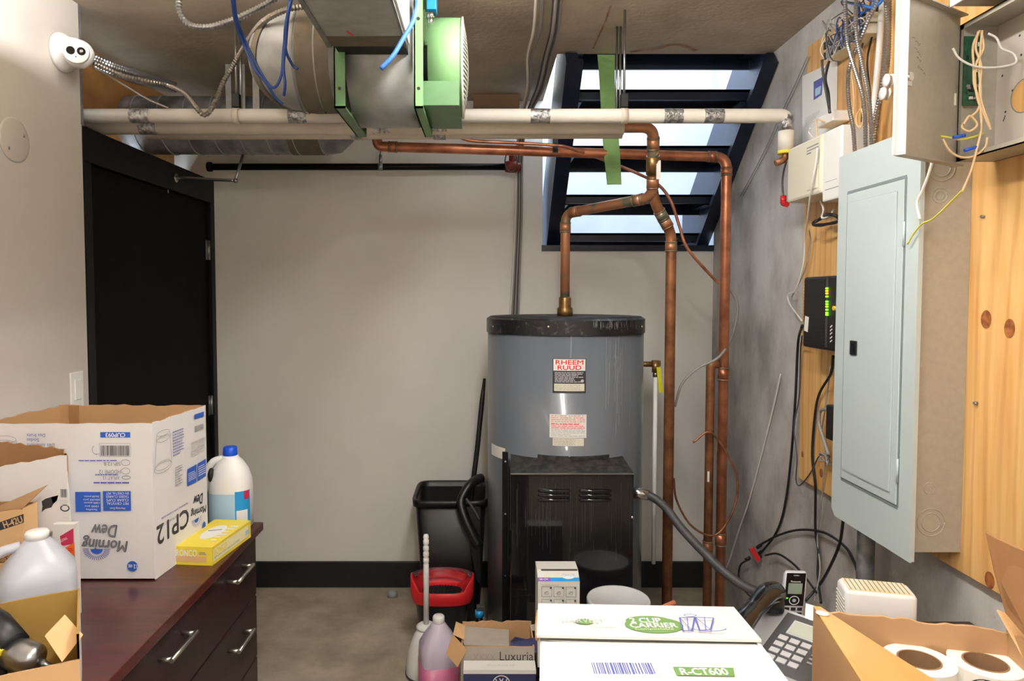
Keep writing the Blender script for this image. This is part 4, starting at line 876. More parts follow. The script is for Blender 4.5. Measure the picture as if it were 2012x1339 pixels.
# white wall units
def wallbox(name, label, px0, px1, py0, py1, X, m, cat, bev=0.006, grp=None):
    y1_, y0_ = P(px0, (py0 + py1) / 2, X=X).y, P(px1, (py0 + py1) / 2, X=X).y
    z1_, z0_ = P(px0, py0, X=X).z, P(px0, py1, X=X).z
    t_ = thing(name, label, cat, (X + 0.04, (y0_ + y1_) / 2, z0_), group=grp)
    part('case', G().box((X, y0_, z0_), (XP - 0.001 if y1_ < 2.55 else XR - 0.001, y1_, z1_), bev), m, t_)
    return t_, y0_, y1_, z0_, z1_
wt, y0_, y1_, z0_, z1_ = wallbox('power_supply_unit', 'cream plastic power unit mounted at the edge of the plywood', 1546, 1613, 294, 400, 1.07, 'cream', 'power unit', 0.01)
part('front_groove', G().box((1.0694, y0_ + 0.07, z1_ - 0.05), (1.0702, y0_ + 0.1, z1_ - 0.046)).box((1.0694, y0_ + 0.02, z1_ - 0.03), (1.0702, y0_ + 0.1, z1_ - 0.027)).box((1.0694, y0_ + 0.02, z1_ - 0.04), (1.0702, y0_ + 0.1, z1_ - 0.037)), 'ink_grey', wt)
part('hatch', G().box((1.067, y0_ + 0.02, z0_ + 0.02), (1.071, y0_ + 0.09, z0_ + 0.1), 0.002), 'cream', wt)
part('red_connector', G().cyl(P(1539, 385, X=1.1), P(1539, 400, X=1.1), 0.011, 10).cyl(P(1539, 400, X=1.1), P(1546, 402, X=1.1), 0.01, 10), 'red', wt)
part('lead', G().tube(catmull(pX([(1545, 318), (1540, 335), (1537, 360), (1539, 386)], 1.1), 5), 0.0035, 6), 'cable_dark', wt)
w2, y0_, y1_, z0_, z1_ = wallbox('terminal_cabinet', 'white flat cabinet between the cream unit and the grey panel', 1616, 1652, 262, 398, 1.075, 'white_plastic', 'cabinet', 0.006)
part('front_groove', G().box((1.0744, y0_ + 0.01, z0_ + 0.035), (1.0752, y1_ - 0.02, z0_ + 0.037)).box((1.0744, y0_ + 0.02, z0_ + 0.06), (1.0752, y1_ - 0.02, z0_ + 0.061)), 'ink_grey', w2)
w3, *_ = wallbox('junction_box', 'small white junction box under the pinned paper', 1604, 1636, 233, 253, 1.12, 'white_plastic', 'box', 0.004)
# pinned paper
pf = Frame((XP - 0.002, 2.56, 1.9), (0, -1, 0), (0, 0, 1))
c4 = [P(1577, 150, X=XP - 0.002), P(1646, 117, X=XP - 0.002), P(1644, 252, X=XP - 0.002), P(1577, 281, X=XP - 0.002)]
pa4 = solo('paper_notice', G().prism(c4, (-0.0012, 0, 0)), 'label_white', 'white paper sheet with a blue picture pinned on the plywood', 'paper')
dc = Decal(Frame((XP - 0.0034, 2.56, 1.9), (0, -1, 0), (0, 0, 1)))
dc.quad([(1599, 161), (1617, 151), (1615, 186), (1599, 197)], 'violet_ink'); dc.quad([(1602, 175), (1614, 168), (1612, 184), (1602, 190)], 'pale_blue')
a, b = dc.fr.px(1582, 250), dc.fr.px(1612, 215); dc.lines(a[0], a[1], b[0], b[1], 7, 'ink_faint', 0.3, 3); dc.build('printed_picture', pa4)
# punch-down block and its nest of wires
kb = thing('punchdown_block', 'telephone punch-down block crowded with thin wires near the ceiling', 'terminal block', P(1660, 95, X=1.14))
for py0, py1 in ((92, 58), (112, 78)):
    a, b = P(1630, py0, X=1.14), P(1712, py1 - 8, X=1.14); part('terminal_rail', G().box((1.125, b.y, a.z - 0.014), (XP, a.y, a.z + 0.014)), 'cream', kb)
    for k in range(16):
        y = b.y + (a.y - b.y) * (k + 0.5) / 16; part('clip', G().box((1.118, y - 0.004, a.z - 0.011), (1.126, y + 0.004, a.z + 0.011)), 'grey_plastic' if k % 3 else 'dark_grey', kb)
R = random.Random(11)
a, b = P(1630, 92, X=1.12), P(1705, 60, X=1.12)
for k in range(30):
    y = R.uniform(b.y, a.y); zt = a.z + R.uniform(-0.02, 0.05); p0 = V((1.122, y, zt)); p3 = V((1.10, y + R.uniform(-0.12, 0.12), zt + R.uniform(-0.10, 0.06)))
    pts = [p0, p0 + V((-R.uniform(0.01, 0.035), R.uniform(-0.03, 0.03), R.uniform(-0.03, 0.04))), p3.lerp(p0, 0.4) + V((-R.uniform(0, 0.03), 0, R.uniform(-0.03, 0.03))), p3]
    part('jumper_wire', G().tube(catmull(pts, 4), 0.0018, 5), R.choice(('cable_blue_dark', 'cable_grey', 'cable_white', 'cable_dark', 'cable_tan', 'cable_grey', 'cable_dark')), kb)
cable('blue_cable', pX([(1655, 2, 1.13), (1680, 8, 1.12), (1700, 12, 1.1), (1715, 15, 1.1), (1730, 5, 1.1), (1738, -8, 1.1)]), 0.0042, 'cable_blue', 'blue cable crossing the conduits just under the ceiling', group='blue cables at the wall')
cable('blue_cable', pX([(1728, -8, 1.12), (1712, 14, 1.11), (1695, 25, 1.11), (1678, 38, 1.12), (1662, 52, 1.13)]), 0.0042, 'cable_blue', 'blue cable slanting down onto the terminal block', group='blue cables at the wall')
# flexible conduits down to the panel
cl = [([(1660, -10), (1662, 37), (1666, 87), (1681, 140), (1695, 187), (1700, 237), (1701, 290)], 1.075, 'flex_metal', 'front silver conduit second from the left going into the grey panel'),
      ([(1683, -10), (1681, 37), (1685, 82), (1695, 130), (1706, 185), (1711, 237), (1713, 285)], 1.075, 'flex_metal', 'front silver conduit third from the left going into the grey panel'),
      ([(1732, -10), (1709, 33), (1693, 72), (1671, 125), (1666, 162), (1669, 212), (1676, 250), (1680, 300)], 1.098, 'flex_metal', 'silver conduit bowing furthest left before entering the grey panel'),
      ([(1740, -10), (1743, 50), (1738, 112), (1733, 162), (1726, 200), (1716, 245), (1712, 285)], 1.12, 'flex_metal', 'silver conduit along the white pipe above the grey panel'),
      ([(1748, -10), (1747, 40), (1746, 100), (1741, 150), (1729, 200), (1722, 250), (1718, 280)], 1.145, 'flex_dull', 'rearmost dull conduit beside the enclosure door')]
for pts, X, m, lab in cl: flex('flexible_metal_conduit', pX(pts, X), 0.0058, m, lab, 'conduits above the grey panel', 0.0075)
solo('plastic_conduit', G().tube(pX([(1735, -12), (1726, 112), (1717, 215), (1712, 280)], 1.155), 0.0085, 12), 'white_plastic', 'straight white plastic pipe among the silver conduits', 'pipe')
for k, (px, m, lab) in enumerate(((1722, 'cable_black', 'black cable hanging behind the conduits'), (1707, 'cable_dark', 'dark cable crossing behind the conduits'), (1690, 'cable_tan', 'tan wire among the conduits above the panel'))):
    cable('thin_cable', pX([(px + 6, -10), (px - 6, 60), (px - 18, 120), (px - 12, 190), (px - 14, 240)], 1.16), 0.003, m, lab)
for px, py, lab in ((1740, 158, 'upper white cable spool by the enclosure door'), (1733, 184, 'lower white cable spool by the enclosure door')):
    q = P(px, py, X=1.06); sp3 = solo('cable_spool', G().lathe(q, [(0, 0), (0.0165, 0), (0.0165, 0.004), (0.006, 0.004), (0.006, 0.012), (0.0165, 0.012), (0.0165, 0.016), (0, 0.016)], 'X', 20), 'white_plastic', lab, 'spool', 'white spools by the enclosure'); part('mounting_peg', G().cyl(q + V((0.015, 0, 0)), V((XP + 0.002, q.y, q.z)), 0.003, 8), 'steel', sp3)
for pts, lab, r, m in (([(1615, 118), (1618, 150), (1625, 190), (1631, 222)], 'dark cable hanging in front of the pinned paper', 0.0042, 'cable_dark'), ([(1629, 120), (1622, 155), (1628, 185), (1630, 222)], 'second dark cable in front of the pinned paper', 0.0042, 'cable_black'),
                       ([(1620, 240), (1606, 235), (1604, 255), (1608, 290), (1605, 310)], 'tan wire loop beside the small junction box', 0.0028, 'cable_tan'),
                       ([(1592, 252), (1590, 262), (1605, 274), (1640, 273), (1664, 272)], 'white cord across the paper to the conduits', 0.003, 'cable_white')):
    cable('thin_cable', pX(pts, 1.10), r, m, lab)
cable('tan_wire_loop', pX([(1690, 215), (1683, 228), (1684, 245), (1692, 250), (1696, 232), (1693, 214)], 1.09), 0.0024, 'cable_tan', 'loop of tan wires above the white cabinet')
# cords on the board and wall
cs = [([(1606, 290, 1.06), (1603, 320, 1.06), (1594, 370, 1.06), (1587, 430, 1.10), (1582, 470, 1.15), (1578, 520, 1.16), (1563, 570, 1.16), (1548, 580, 1.17), (1553, 600, 1.16), (1575, 630, 1.08)], 0.003, 'cable_white', 'pale wire hanging from the cream unit to the modem'),
      ([(1590, 450, 1.14), (1592, 480, 1.16), (1582, 530, 1.16), (1560, 575, 1.17), (1556, 590, 1.17), (1566, 625, 1.14), (1578, 636, 1.08)], 0.0026, 'cable_grey', 'grey twin wire beside the modem'),
      ([(1576, 640, 1.10), (1568, 675, 1.165), (1563, 779, 1.17), (1557, 869, 1.175), (1548, 958, 1.185), (1537, 1016, 1.19), (1522, 1053, 1.185), (1497, 1085, 1.17)], 0.0048, 'cable_black', 'thick black cord down the concrete wall to the red splitter'),
      ([(1576, 660, 1.12), (1573, 690, 1.165), (1570, 779, 1.17), (1560, 839, 1.17), (1566, 899, 1.17), (1564, 943, 1.17), (1572, 954, 1.17), (1593, 929, 1.17), (1608, 899, 1.165), (1620, 893, 1.165)], 0.0026, 'cable_dark', 'thin dark wire looping at the foot of the plywood'),
      ([(1637, 700, 1.12), (1632, 735, 1.14), (1608, 779, 1.165), (1599, 839, 1.168), (1596, 899, 1.168), (1602, 958, 1.17), (1602, 1041, 1.18), (1608, 1086, 1.18), (1607, 1132, 1.17), (1613, 1185, 1.1)], 0.0045, 'cable_black', 'black cord from the modem down to the desk'),
      ([(1488, 1074, 1.17), (1528, 1053, 1.18), (1570, 1042, 1.18), (1619, 1047, 1.175), (1659, 1074, 1.17), (1677, 1102, 1.16), (1687, 1130, 1.12)], 0.0045, 'cable_black', 'black coax arching from the red splitter to the vented device'),
      ([(1657, 1020, 1.12), (1649, 1071, 1.15), (1628, 1120, 1.16), (1610, 1150, 1.15), (1582, 1182, 1.1)], 0.0048, 'cable_black', 'black cord falling from the grey panel corner'),
      ([(1473, 1099, 1.17), (1455, 1111, 1.17), (1452, 1138, 1.16), (1464, 1162, 1.13), (1482, 1180, 1.1)], 0.0042, 'cable_black', 'black coax curling from the splitter behind the desk phone'),
      ([(1503, 1092, 1.17), (1528, 1089, 1.17), (1558, 1108, 1.17), (1582, 1135, 1.16), (1604, 1165, 1.1)], 0.0042, 'cable_black', 'black coax drooping from the splitter over the cordless phone'),
      ([(1534, 735, 1.185), (1522, 790, 1.19), (1505, 860, 1.19), (1473, 980, 1.19), (1452, 1041, 1.188), (1433, 1102, 1.185), (1412, 1156, 1.18), (1403, 1200, 1.17)], 0.0035, 'cable_white', 'long pale cord running diagonally down the concrete wall'),
      ([(1632, 720, 1.14), (1626, 770, 1.16), (1622, 800, 1.16), (1615, 850, 1.165), (1622, 900, 1.165), (1612, 1000, 1.175), (1606, 1060, 1.18), (1611, 1120, 1.17), (1600, 1182, 1.1)], 0.0024, 'cable_grey', 'thin grey wire twisting down beside the black cord')]
for pts, r, m, lab in cs: cable('black_cord' if m == 'cable_black' else 'thin_wire', pX(pts), r, m, lab, group='cords on the concrete wall')
sp_ = P(1483, 1092, X=1.165); spl = thing('coax_splitter', 'small red and silver coax splitter hanging on the concrete wall', 'splitter', sp_)
part('body', G().prism([P(a, b, Y=sp_.y) for a, b in ((1471, 1079), (1481, 1074), (1498, 1102), (1488, 1109))], (0, 0.016, 0)), 'steel', spl)
part('red_label', G().prism([P(a, b, Y=sp_.y - 0.0015) for a, b in ((1473, 1080), (1481, 1076), (1495, 1100), (1487, 1105))], (0, 0.002, 0)), 'red', spl)
for a, b in (((1486, 1078), (1497, 1070)), ((1490, 1088), (1500, 1082)), ((1492, 1096), (1504, 1091)), ((1474, 1096), (1464, 1101))): part('connector', G().cyl(P(*a, Y=sp_.y + 0.006), P(*b, Y=sp_.y + 0.006), 0.0065, 8), 'black_plastic', spl)
cable('cord_bundle', [P(1622, 433, X=1.12) + V((0.0 + 0.012 * math.sin(i * 1.1), 0.075 * math.cos(i * 0.55), 0.016 * math.sin(i * 0.55) + 0.002 * (i % 3))) for i in range(34)], 0.0042, 'cable_black', 'tied bundle of black cord below the white cabinet', 'cord')
cable('cord_bundle', pX([(1612, 395), (1618, 412), (1615, 428), (1630, 425), (1638, 412)], 1.12), 0.0035, 'cable_white', 'white cord end above the black cord bundle', 'cord')
pw = thing('power_adapter', 'black power adapter half hidden by the left edge of the grey panel', 'adapter', P(1630, 860, X=1.12)); a, b = P(1621, 862, X=1.12), P(1645, 802, X=1.12)
part('case', G().box((1.12, b.y, a.z), (XP - 0.001, a.y, b.z), 0.005), 'black_plastic', pw); part('lead', G().tube(catmull(pX([(1626, 804), (1612, 808), (1609, 830), (1614, 850), (1622, 875), (1628, 895)], 1.14), 6), 0.006, 8), 'cable_grey', pw)
cable('wire_knot', [P(1622, 902, X=1.15) + V((0.008 * math.sin(i * 1.7), 0.03 * math.cos(i * 0.9), 0.014 * math.sin(i * 1.3))) for i in range(20)], 0.0026, 'cable_grey', 'knot of grey and white wires tied on the plywood', 'cable')
# ---------------------------------------------------------------- dresser and what stands on it
ZD = 0.76
dfar = P(519, 1026, Z=ZD); dnear = P(212, 1339, Z=ZD); XDR = (dfar.x + dnear.x) / 2; YDF = dfar.y; YDN = 0.62; XDL = XL + 0.004
ds = thing('dresser', 'dark reddish brown dresser with bar handles along the left wall', 'dresser', ((XDL + XDR) / 2, 1.5, 0))
part('top', G().box((XDL, YDN, ZD - 0.028), (XDR, YDF, ZD), 0.003), 'dresser_top', ds)
XFc = XDR - 0.022
part('carcass', G().box((XDL + 0.01, YDN + 0.015, 0.06), (XFc - 0.02, YDF - 0.015, ZD - 0.028)).box((XDL + 0.03, YDN + 0.03, 0.0), (XFc - 0.05, YDF - 0.03, 0.06)), 'dresser_front', ds)
ym = (YDN + YDF) / 2 - 0.03
hb = [[(468, 1146), (497, 1110)], [(338, 1298), (385, 1243)]]
cols = [(ym + 0.003, YDF - 0.018), (YDN + 0.018, ym - 0.003)]
XBh = XFc + 0.034
for ci, (ya_, yb_) in enumerate(cols):
    for ri in range(3):
        zt_ = ZD - 0.034 - ri * 0.218; dw = part('drawer', G().box((XFc - 0.02, ya_, zt_ - 0.213), (XFc, yb_, zt_), 0.002), 'dresser_front', ds)
        a, b = P(*hb[ci][0], X=XBh), P(*hb[ci][1], X=XBh); zc_ = (a.z + b.z) / 2 - ri * 0.218
        y0_, y1_ = min(a.y, b.y), max(a.y, b.y); bh = G().cyl((XBh, y0_ - 0.004, zc_), (XBh, y1_ + 0.004, zc_), 0.0062, 12)
        for y in (y0_ + 0.004, y1_ - 0.004): bh.cyl((XFc - 0.001, y, zc_), (XBh, y, zc_), 0.0058, 10)
        part('handle', bh, 'nickel', dw)

def wall_strip(g, a, b, z0, z1, t, inn, jit=0.0, n=14, seed=1, z1b=None):   # carton wall a->b, slot 0 outside, slot 1 inside and edge
    R = random.Random(seed); a, b = V(a), V(b); inn = V(inn).normalized() * t; prev = None
    for i in range(n + 1):
        f = i / n; p = a.lerp(b, f); zt = (z1 + ((z1b if z1b is not None else z1) - z1) * f) + R.uniform(-jit, jit)
        c = [p + V((0, 0, z0)), p + V((0, 0, zt)), p + inn + V((0, 0, zt)), p + inn + V((0, 0, z0))]
        vs = [g.bm.verts.new(q) for q in c]
        if prev:
            for k, mi in ((0, 0), (1, 1), (2, 1)):
                f_ = g.bm.faces.new((prev[k], vs[k], vs[k + 1], prev[k + 1])); f_.material_index = mi
        prev = vs
    return g
# white cup carton
cA = P(305, 1141, Z=ZD); zt = P(290, 832, Y=cA.y).z; cB = P(404, 797, Z=zt); cB = V((cB.x, cB.y, ZD))
fl_ = V((-1.375, cA.y + 0.0, ZD)); bl_ = V((-1.35, cB.y, ZD))
ct = thing('cup_carton', 'large open white cup carton printed upside down in blue', 'carton', ((cA.x + fl_.x) / 2, (cA.y + cB.y) / 2, ZD))
H0 = ZD + 0.001; g = G()
def flat(p): return V((p.x, p.y, 0))
wall_strip(g, flat(fl_), flat(cA), H0, zt - 0.002, 0.005, (0, 1, 0), 0.0015, 16, 1, zt)
part('front_panel', g, ('carton_white', 'card'), ct)
g = G(); wall_strip(g, flat(cA), flat(cB), H0, zt, 0.005, (-1, 0, 0), 0.002, 14, 2); part('side_panel', g, ('carton_white', 'card'), ct)
g = G(); wall_strip(g, flat(cB), flat(bl_), H0, zt + 0.001, 0.005, (0, -1, 0), 0.003, 18, 3); part('back_panel', g, ('carton_white', 'card'), ct)
g = G(); wall_strip(g, flat(bl_), flat(fl_), H0, zt, 0.005, (1, 0, 0), 0.003, 14, 4); part('side_panel', g, ('carton_white', 'card'), ct)
part('bottom_panel', G().box((fl_.x, cA.y, H0), (cA.x, cB.y, H0 + 0.004)), 'card', ct)
xs_ = P(136, 800, Y=cB.y - 0.006).x; part('corner_seam', G().box((xs_, cB.y - 0.009, zt - 0.2), (xs_ + 0.03, cB.y - 0.005, zt + 0.001)), 'card_dark', ct)
d = Decal(Frame((fl_.x, cA.y, H0), (1, 0, 0), (0, 0, 1)))
def cp(x, y): return x / 3.348, 760 + y / 3.348       # measured on an enlarged crop
def R2(d, x0, y0, x1, y1, m): d.prect(*cp(x0, y0), *cp(x1, y1), m)
def T2(d, s, x, y, w_, h_, m, bold=False, rot=PI, shear=0.0): q = cp(x, y); d.ptext(s, q[0], q[1], w_ / 3.348, h_ / 3.348, m, rot, bold, shear)
def L2(d, x0, y0, x1, y1, n, m, seed=1, fill=0.45): a = d.fr.px(*cp(x0, y1)); b = d.fr.px(*cp(x1, y0)); d.lines(a[0], a[1], b[0], b[1], n, m, fill, seed)
R2(d, 660, 300, 858, 336, 'blue_ink'); T2(d, 'CUP093', 760, 319, 128, 26, 'label_white', True)
a = d.fr.px(*cp(664, 455)); b = d.fr.px(*cp(855, 388)); d.barcode(a[0], a[1], b[0], b[1], 'ink', 40, 2)
a = d.fr.px(*cp(657, 460)); b = d.fr.px(*cp(858, 374)); 
for u0, v0, u1, v1 in ((a[0], a[1], b[0], a[1]), (a[0], b[1], b[0], b[1]), (a[0], a[1], a[0], b[1]), (b[0], a[1], b[0], b[1])): d.line(u0, v0, u1, v1, 0.0007, 'ink_grey')
u, v = d.fr.px(*cp(640, 415)); d.ring(u, v, 0.014, 0.014, 0.0014, 'ink_grey', 14, PI * 0.7, PI * 1.5); d.line(u - 0.008, v - 0.012, u + 0.006, v - 0.012, 0.0012, 'ink_grey')
for x, y in ((828, 500), (828, 555), (832, 598)): u, v = d.fr.px(*cp(x, y)); d.ring(u, v, 0.0125, 0.009 if y < 590 else 0.0055, 0.0012 if y < 590 else 0.002, 'ink_grey', 20)
T2(d, 'SIP-12.B', 740, 508, 110, 24, 'ink_grey'); T2(d, 'HDOME 12', 725, 560, 140, 26, 'ink_grey'); T2(d, 'XFLAT 12', 735, 600, 110, 22, 'ink_grey')
L2(d, 520, 482, 780, 490, 1, 'violet_ink', 3, 0.8); L2(d, 630, 574, 780, 584, 1, 'violet_ink', 4, 0.7); L2(d, 620, 625, 862, 638, 1, 'violet_ink', 5, 0.7)
R2(d, 498, 692, 668, 822, 'blue_ink'); R2(d, 680, 686, 866, 816, 'blue_ink')
for y, s, w_ in ((785, '1000 pcs', 90), (742, '20x50 pcs', 110), (720, '20x50 pieces', 100), (762, '1000 pieces', 100), (806, 'Pack/Paq', 70)): T2(d, s, 608, y, w_, 15, 'label_white')
for y, s, w_ in ((767, 'PET CRYSTAL', 145), (745, 'CLEAR CUPS', 145), (722, 'TASSES CLAIRES', 150), (700, 'EN CRISTAL PET', 150), (797, 'Morning Dew', 100)): T2(d, s, 778, y, w_, 16, 'label_white')
T2(d, 'Morning', 695, 1030, 290, 92, 'ink', True, PI - 0.06, 0.15); T2(d, 'Dew', 690, 945, 160, 78, 'ink', True, PI - 0.04, 0.15)
T2(d, 'Morning', 695, 1030, 286, 88, 'ink_grey', False, PI - 0.06, 0.15); T2(d, 'Dew', 690, 945, 156, 74, 'ink_grey', False, PI - 0.04, 0.15)
u, v = d.fr.px(*cp(643, 1065)); d.uvpoly([(u + 0.017 * math.cos(PI + PI * k / 14), v + 0.014 * math.sin(PI + PI * k / 14)) for k in range(15)], 'blue_ink')
for k in range(19):
    a_ = PI + PI * k / 18; d.line(u + 0.022 * math.cos(a_), v + 0.020 * math.sin(a_), u + 0.038 * math.cos(a_), v + 0.031 * math.sin(a_), 0.0018, 'violet_ink')
u, v = d.fr.px(*cp(880, 1176)); d.ell(u, v, 0.0147, 0.0145, 'blue_ink'); T2(d, '12 oz', 882, 1178, 56, 26, 'label_white', True)
for y, s, w_ in ((415, 'Smoothies', 140), (382, 'Des collations', 180), (348, 'Sodas', 80), (318, 'Des fruits', 120)): T2(d, s, 280 - (180 - w_) / 2, y, w_, 22, 'violet_ink')
u, v = d.fr.px(*cp(40, 345)); d.ring(u, v, 0.034, 0.011, 0.001, 'ink_grey', 24); d.ring(u, v - 0.012, 0.034, 0.011, 0.001, 'ink_grey', 24); d.line(u + 0.034, v, u + 0.036, v - 0.05, 0.001, 'ink_grey')
d.build('front_print', ct)
d = Decal(Frame((cA.x, cA.y, H0), cB - cA, (0, 0, 1)))
T2(d, 'CP12', 1140, 918, 210, 122, 'ink', True, PI); T2(d, '12 oz CLEAR PLASTIC CUPS', 1140, 868, 190, 15, 'ink_grey'); T2(d, 'MORNING DEW CLEAR CUPS', 1150, 816, 175, 13, 'violet_ink')
T2(d, 'Morning', 1305, 815, 100, 60, 'ink', True, PI - 0.1, 0.1); T2(d, 'Dew', 1300, 745, 60, 66, 'ink', True, PI - 0.1, 0.1)
u, v = d.fr.px(*cp(1290, 870)); d.uvpoly([(u + 0.014 * math.cos(PI + PI * k / 14), v + 0.012 * math.sin(PI + PI * k / 14)) for k in range(15)], 'blue_ink')
for k in range(13): a_ = PI + PI * k / 12; d.line(u + 0.018 * math.cos(a_), v + 0.016 * math.sin(a_), u + 0.03 * math.cos(a_), v + 0.025 * math.sin(a_), 0.0014, 'violet_ink')
u, v = d.fr.px(*cp(1336, 915)); d.ell(u, v, 0.011, 0.0125, 'blue_ink')
d.quad([cp(1226, 545), cp(1286, 512), cp(1286, 628), cp(1226, 656)], 'blue_ink'); d.quad([cp(1293, 508), cp(1348, 474), cp(1348, 588), cp(1293, 622)], 'blue_ink')
for x0, x1, y0, y1 in ((1232, 1282, 545, 630), (1298, 1345, 500, 595)): L2(d, x0, y0, x1, y1, 5, 'label_white', 6, 0.35)
d.quad([cp(1272, 185), cp(1334, 164), cp(1334, 196), cp(1272, 214)], 'blue_ink'); a = d.fr.px(*cp(1276, 300)); b = d.fr.px(*cp(1334, 240)); d.barcode(a[0], a[1], b[0], b[1], 'ink_grey', 26, 5)
L2(d, 1130, 265, 1200, 465, 9, 'violet_ink', 5, 0.3); L2(d, 1145, 505, 1192, 660, 8, 'ink_grey', 7, 0.3); L2(d, 1250, 325, 1338, 465, 7, 'ink_faint', 8, 0.35)
a = d.fr.px(*cp(1064, 305)); b = d.fr.px(*cp(1064, 530)); ru = abs(d.fr.px(*cp(1108, 310))[0] - d.fr.px(*cp(1014, 310))[0]) / 2
d.ring(a[0], a[1], ru * 0.92, 0.008, 0.0012, 'ink_grey', 24); d.ring(a[0], a[1] - 0.016, ru * 0.92, 0.009, 0.0012, 'ink_grey', 24); d.ring(b[0], b[1], ru * 1.25, 0.015, 0.0014, 'ink_grey', 28); d.ring(b[0], b[1] + 0.006, ru * 1.12, 0.013, 0.0012, 'ink_grey', 28)
for s in (-1, 1): d.line(a[0] + s * ru * 0.92, a[1], b[0] + s * ru * 1.22, b[1], 0.0014, 'ink_grey')
d.build('side_print', ct)

# bleach jug
bj = P(449, 1040, Z=ZD); bj = V((bj.x, 2.315, ZD))
jg = thing('bleach_jug', 'white bleach jug with a blue cap behind the glove box', 'jug', bj)
part('bottle', G().loft(bj, [(0.0, 0.062, 0.05, 2.6), (0.006, 0.071, 0.058, 2.6), (0.13, 0.071, 0.058, 2.6), (0.165, 0.069, 0.056, 2.5), (0.20, 0.058, 0.048, 2.3), (0.225, 0.042, 0.038, 2.1), (0.24, 0.028, 0.028, 2.0), (0.246, 0.026, 0.026, 2.0)], 40), 'white_plastic', jg)
part('cap', G().lathe(bj, [(0, 0.246), (0.023, 0.246), (0.0235, 0.250), (0.0225, 0.272), (0.020, 0.275), (0, 0.275)], 'Z', 30), 'blue_cap', jg)
part('handle', G().tube(catmull([bj + V((-0.022, -0.005, 0.236)), bj + V((-0.055, -0.012, 0.224)), bj + V((-0.074, -0.015, 0.19)), bj + V((-0.076, -0.015, 0.155)), bj + V((-0.06, -0.01, 0.125))], 8), 0.0125, 12), 'white_plastic', jg)
part('handle_hollow', G().sphere(bj + V((-0.052, -0.035, 0.186)), 0.017, 14, (0.6, 0.9, 1.5)), 'rubber', jg)
n = 16; g = G()
def lab(g, a0, a1, z0, z1, m, rx=0.0717, ry=0.0587):
    prev = None
    for i in range(n + 1):
        a = a0 + (a1 - a0) * i / n; ca, sa = math.cos(a), math.sin(a); p = bj + V((math.copysign(abs(ca) ** (2 / 2.6), ca) * rx, math.copysign(abs(sa) ** (2 / 2.6), sa) * ry, 0))
        vs = [g.bm.verts.new(p + V((0, 0, z0))), g.bm.verts.new(p + V((0, 0, z1)))]
        if prev: g.bm.faces.new((prev[0], vs[0], vs[1], prev[1]))
        prev = vs
part('label', (lab(g, PI * 1.06, PI * 1.62, 0.02, 0.126, 0), g)[1], 'pale_blue', jg)
g = G(); lab(g, PI * 1.62, PI * 1.93, 0.02, 0.134, 0); part('label_front', g, 'sky_blue', jg)
g = G(); lab(g, PI * 1.78, PI * 1.90, 0.105, 0.134, 0, 0.0722, 0.0592); part('label_badge', g, 'magenta', jg)
g = G(); lab(g, PI * 1.64, PI * 1.86, 0.03, 0.07, 0, 0.0722, 0.0592); part('label_splash', g, 'label_white', jg)

# glove box
p0 = P(339, 1110, Z=ZD); p1 = P(417, 1113, Z=ZD); p2 = P(493, 1056, Z=ZD)
ex = (p1 - p0); ey = (p2 - p1); hz_ = P(339, 1074, Y=p0.y).z - ZD
gb = thing('glove_box', 'yellow and white disposable glove box on the dresser corner', 'box', (p0 + ex * 0.5 + ey * 0.5))
up = V((0, 0, hz_)); part('carton', G().obox(p0 + V((0, 0, 0.0006)), ex, ey, up), 'yellow', gb)
d = Decal(Frame(p0 + V((0, 0, 0)), ex, (0, 0, 1))); W_ = ex.length; d.rect(W_ * 0.08, hz_ * 0.18, W_ * 0.86, hz_ * 0.5, 'card_light'); d.text('RONCO', W_ * 0.36, hz_ * 0.66, W_ * 0.52, hz_ * 0.34, 'label_white', 0, True); d.lines(W_ * 0.68, hz_ * 0.58, W_ * 0.86, hz_ * 0.75, 2, 'ink_grey', 0.5, 2); d.build('front_print', gb)
d = Decal(Frame(p1, ey, (0, 0, 1))); W_ = ey.length; d.rect(W_ * 0.02, hz_ * 0.2, W_ * 0.92, hz_ * 0.86, 'pale_yellow'); d.text('RONCO', W_ * 0.2, hz_ * 0.62, W_ * 0.3, hz_ * 0.34, 'yellow', 0, True); d.lines(W_ * 0.04, hz_ * 0.3, W_ * 0.7, hz_ * 0.42, 2, 'ink_grey', 0.35, 3); d.rect(W_ * 0.84, hz_ * 0.35, W_ * 0.95, hz_ * 0.6, 'pale_blue'); d.build('side_print', gb)
d = Decal(Frame(p0 + up, ex, ey)); W_, L_ = ex.length, ey.length; d.rect(W_ * 0.1, L_ * 0.1, W_ * 0.95, L_ * 0.96, 'pale_yellow'); d.ell(W_ * 0.48, L_ * 0.52, W_ * 0.24, L_ * 0.26, 'label_white'); d.line(W_ * 0.3, L_ * 0.55, W_ * 0.6, L_ * 0.62, 0.005, 'ink'); d.lines(W_ * 0.7, L_ * 0.2, W_ * 0.9, L_ * 0.8, 6, 'label_white', 0.5, 4); d.build('top_print', gb)

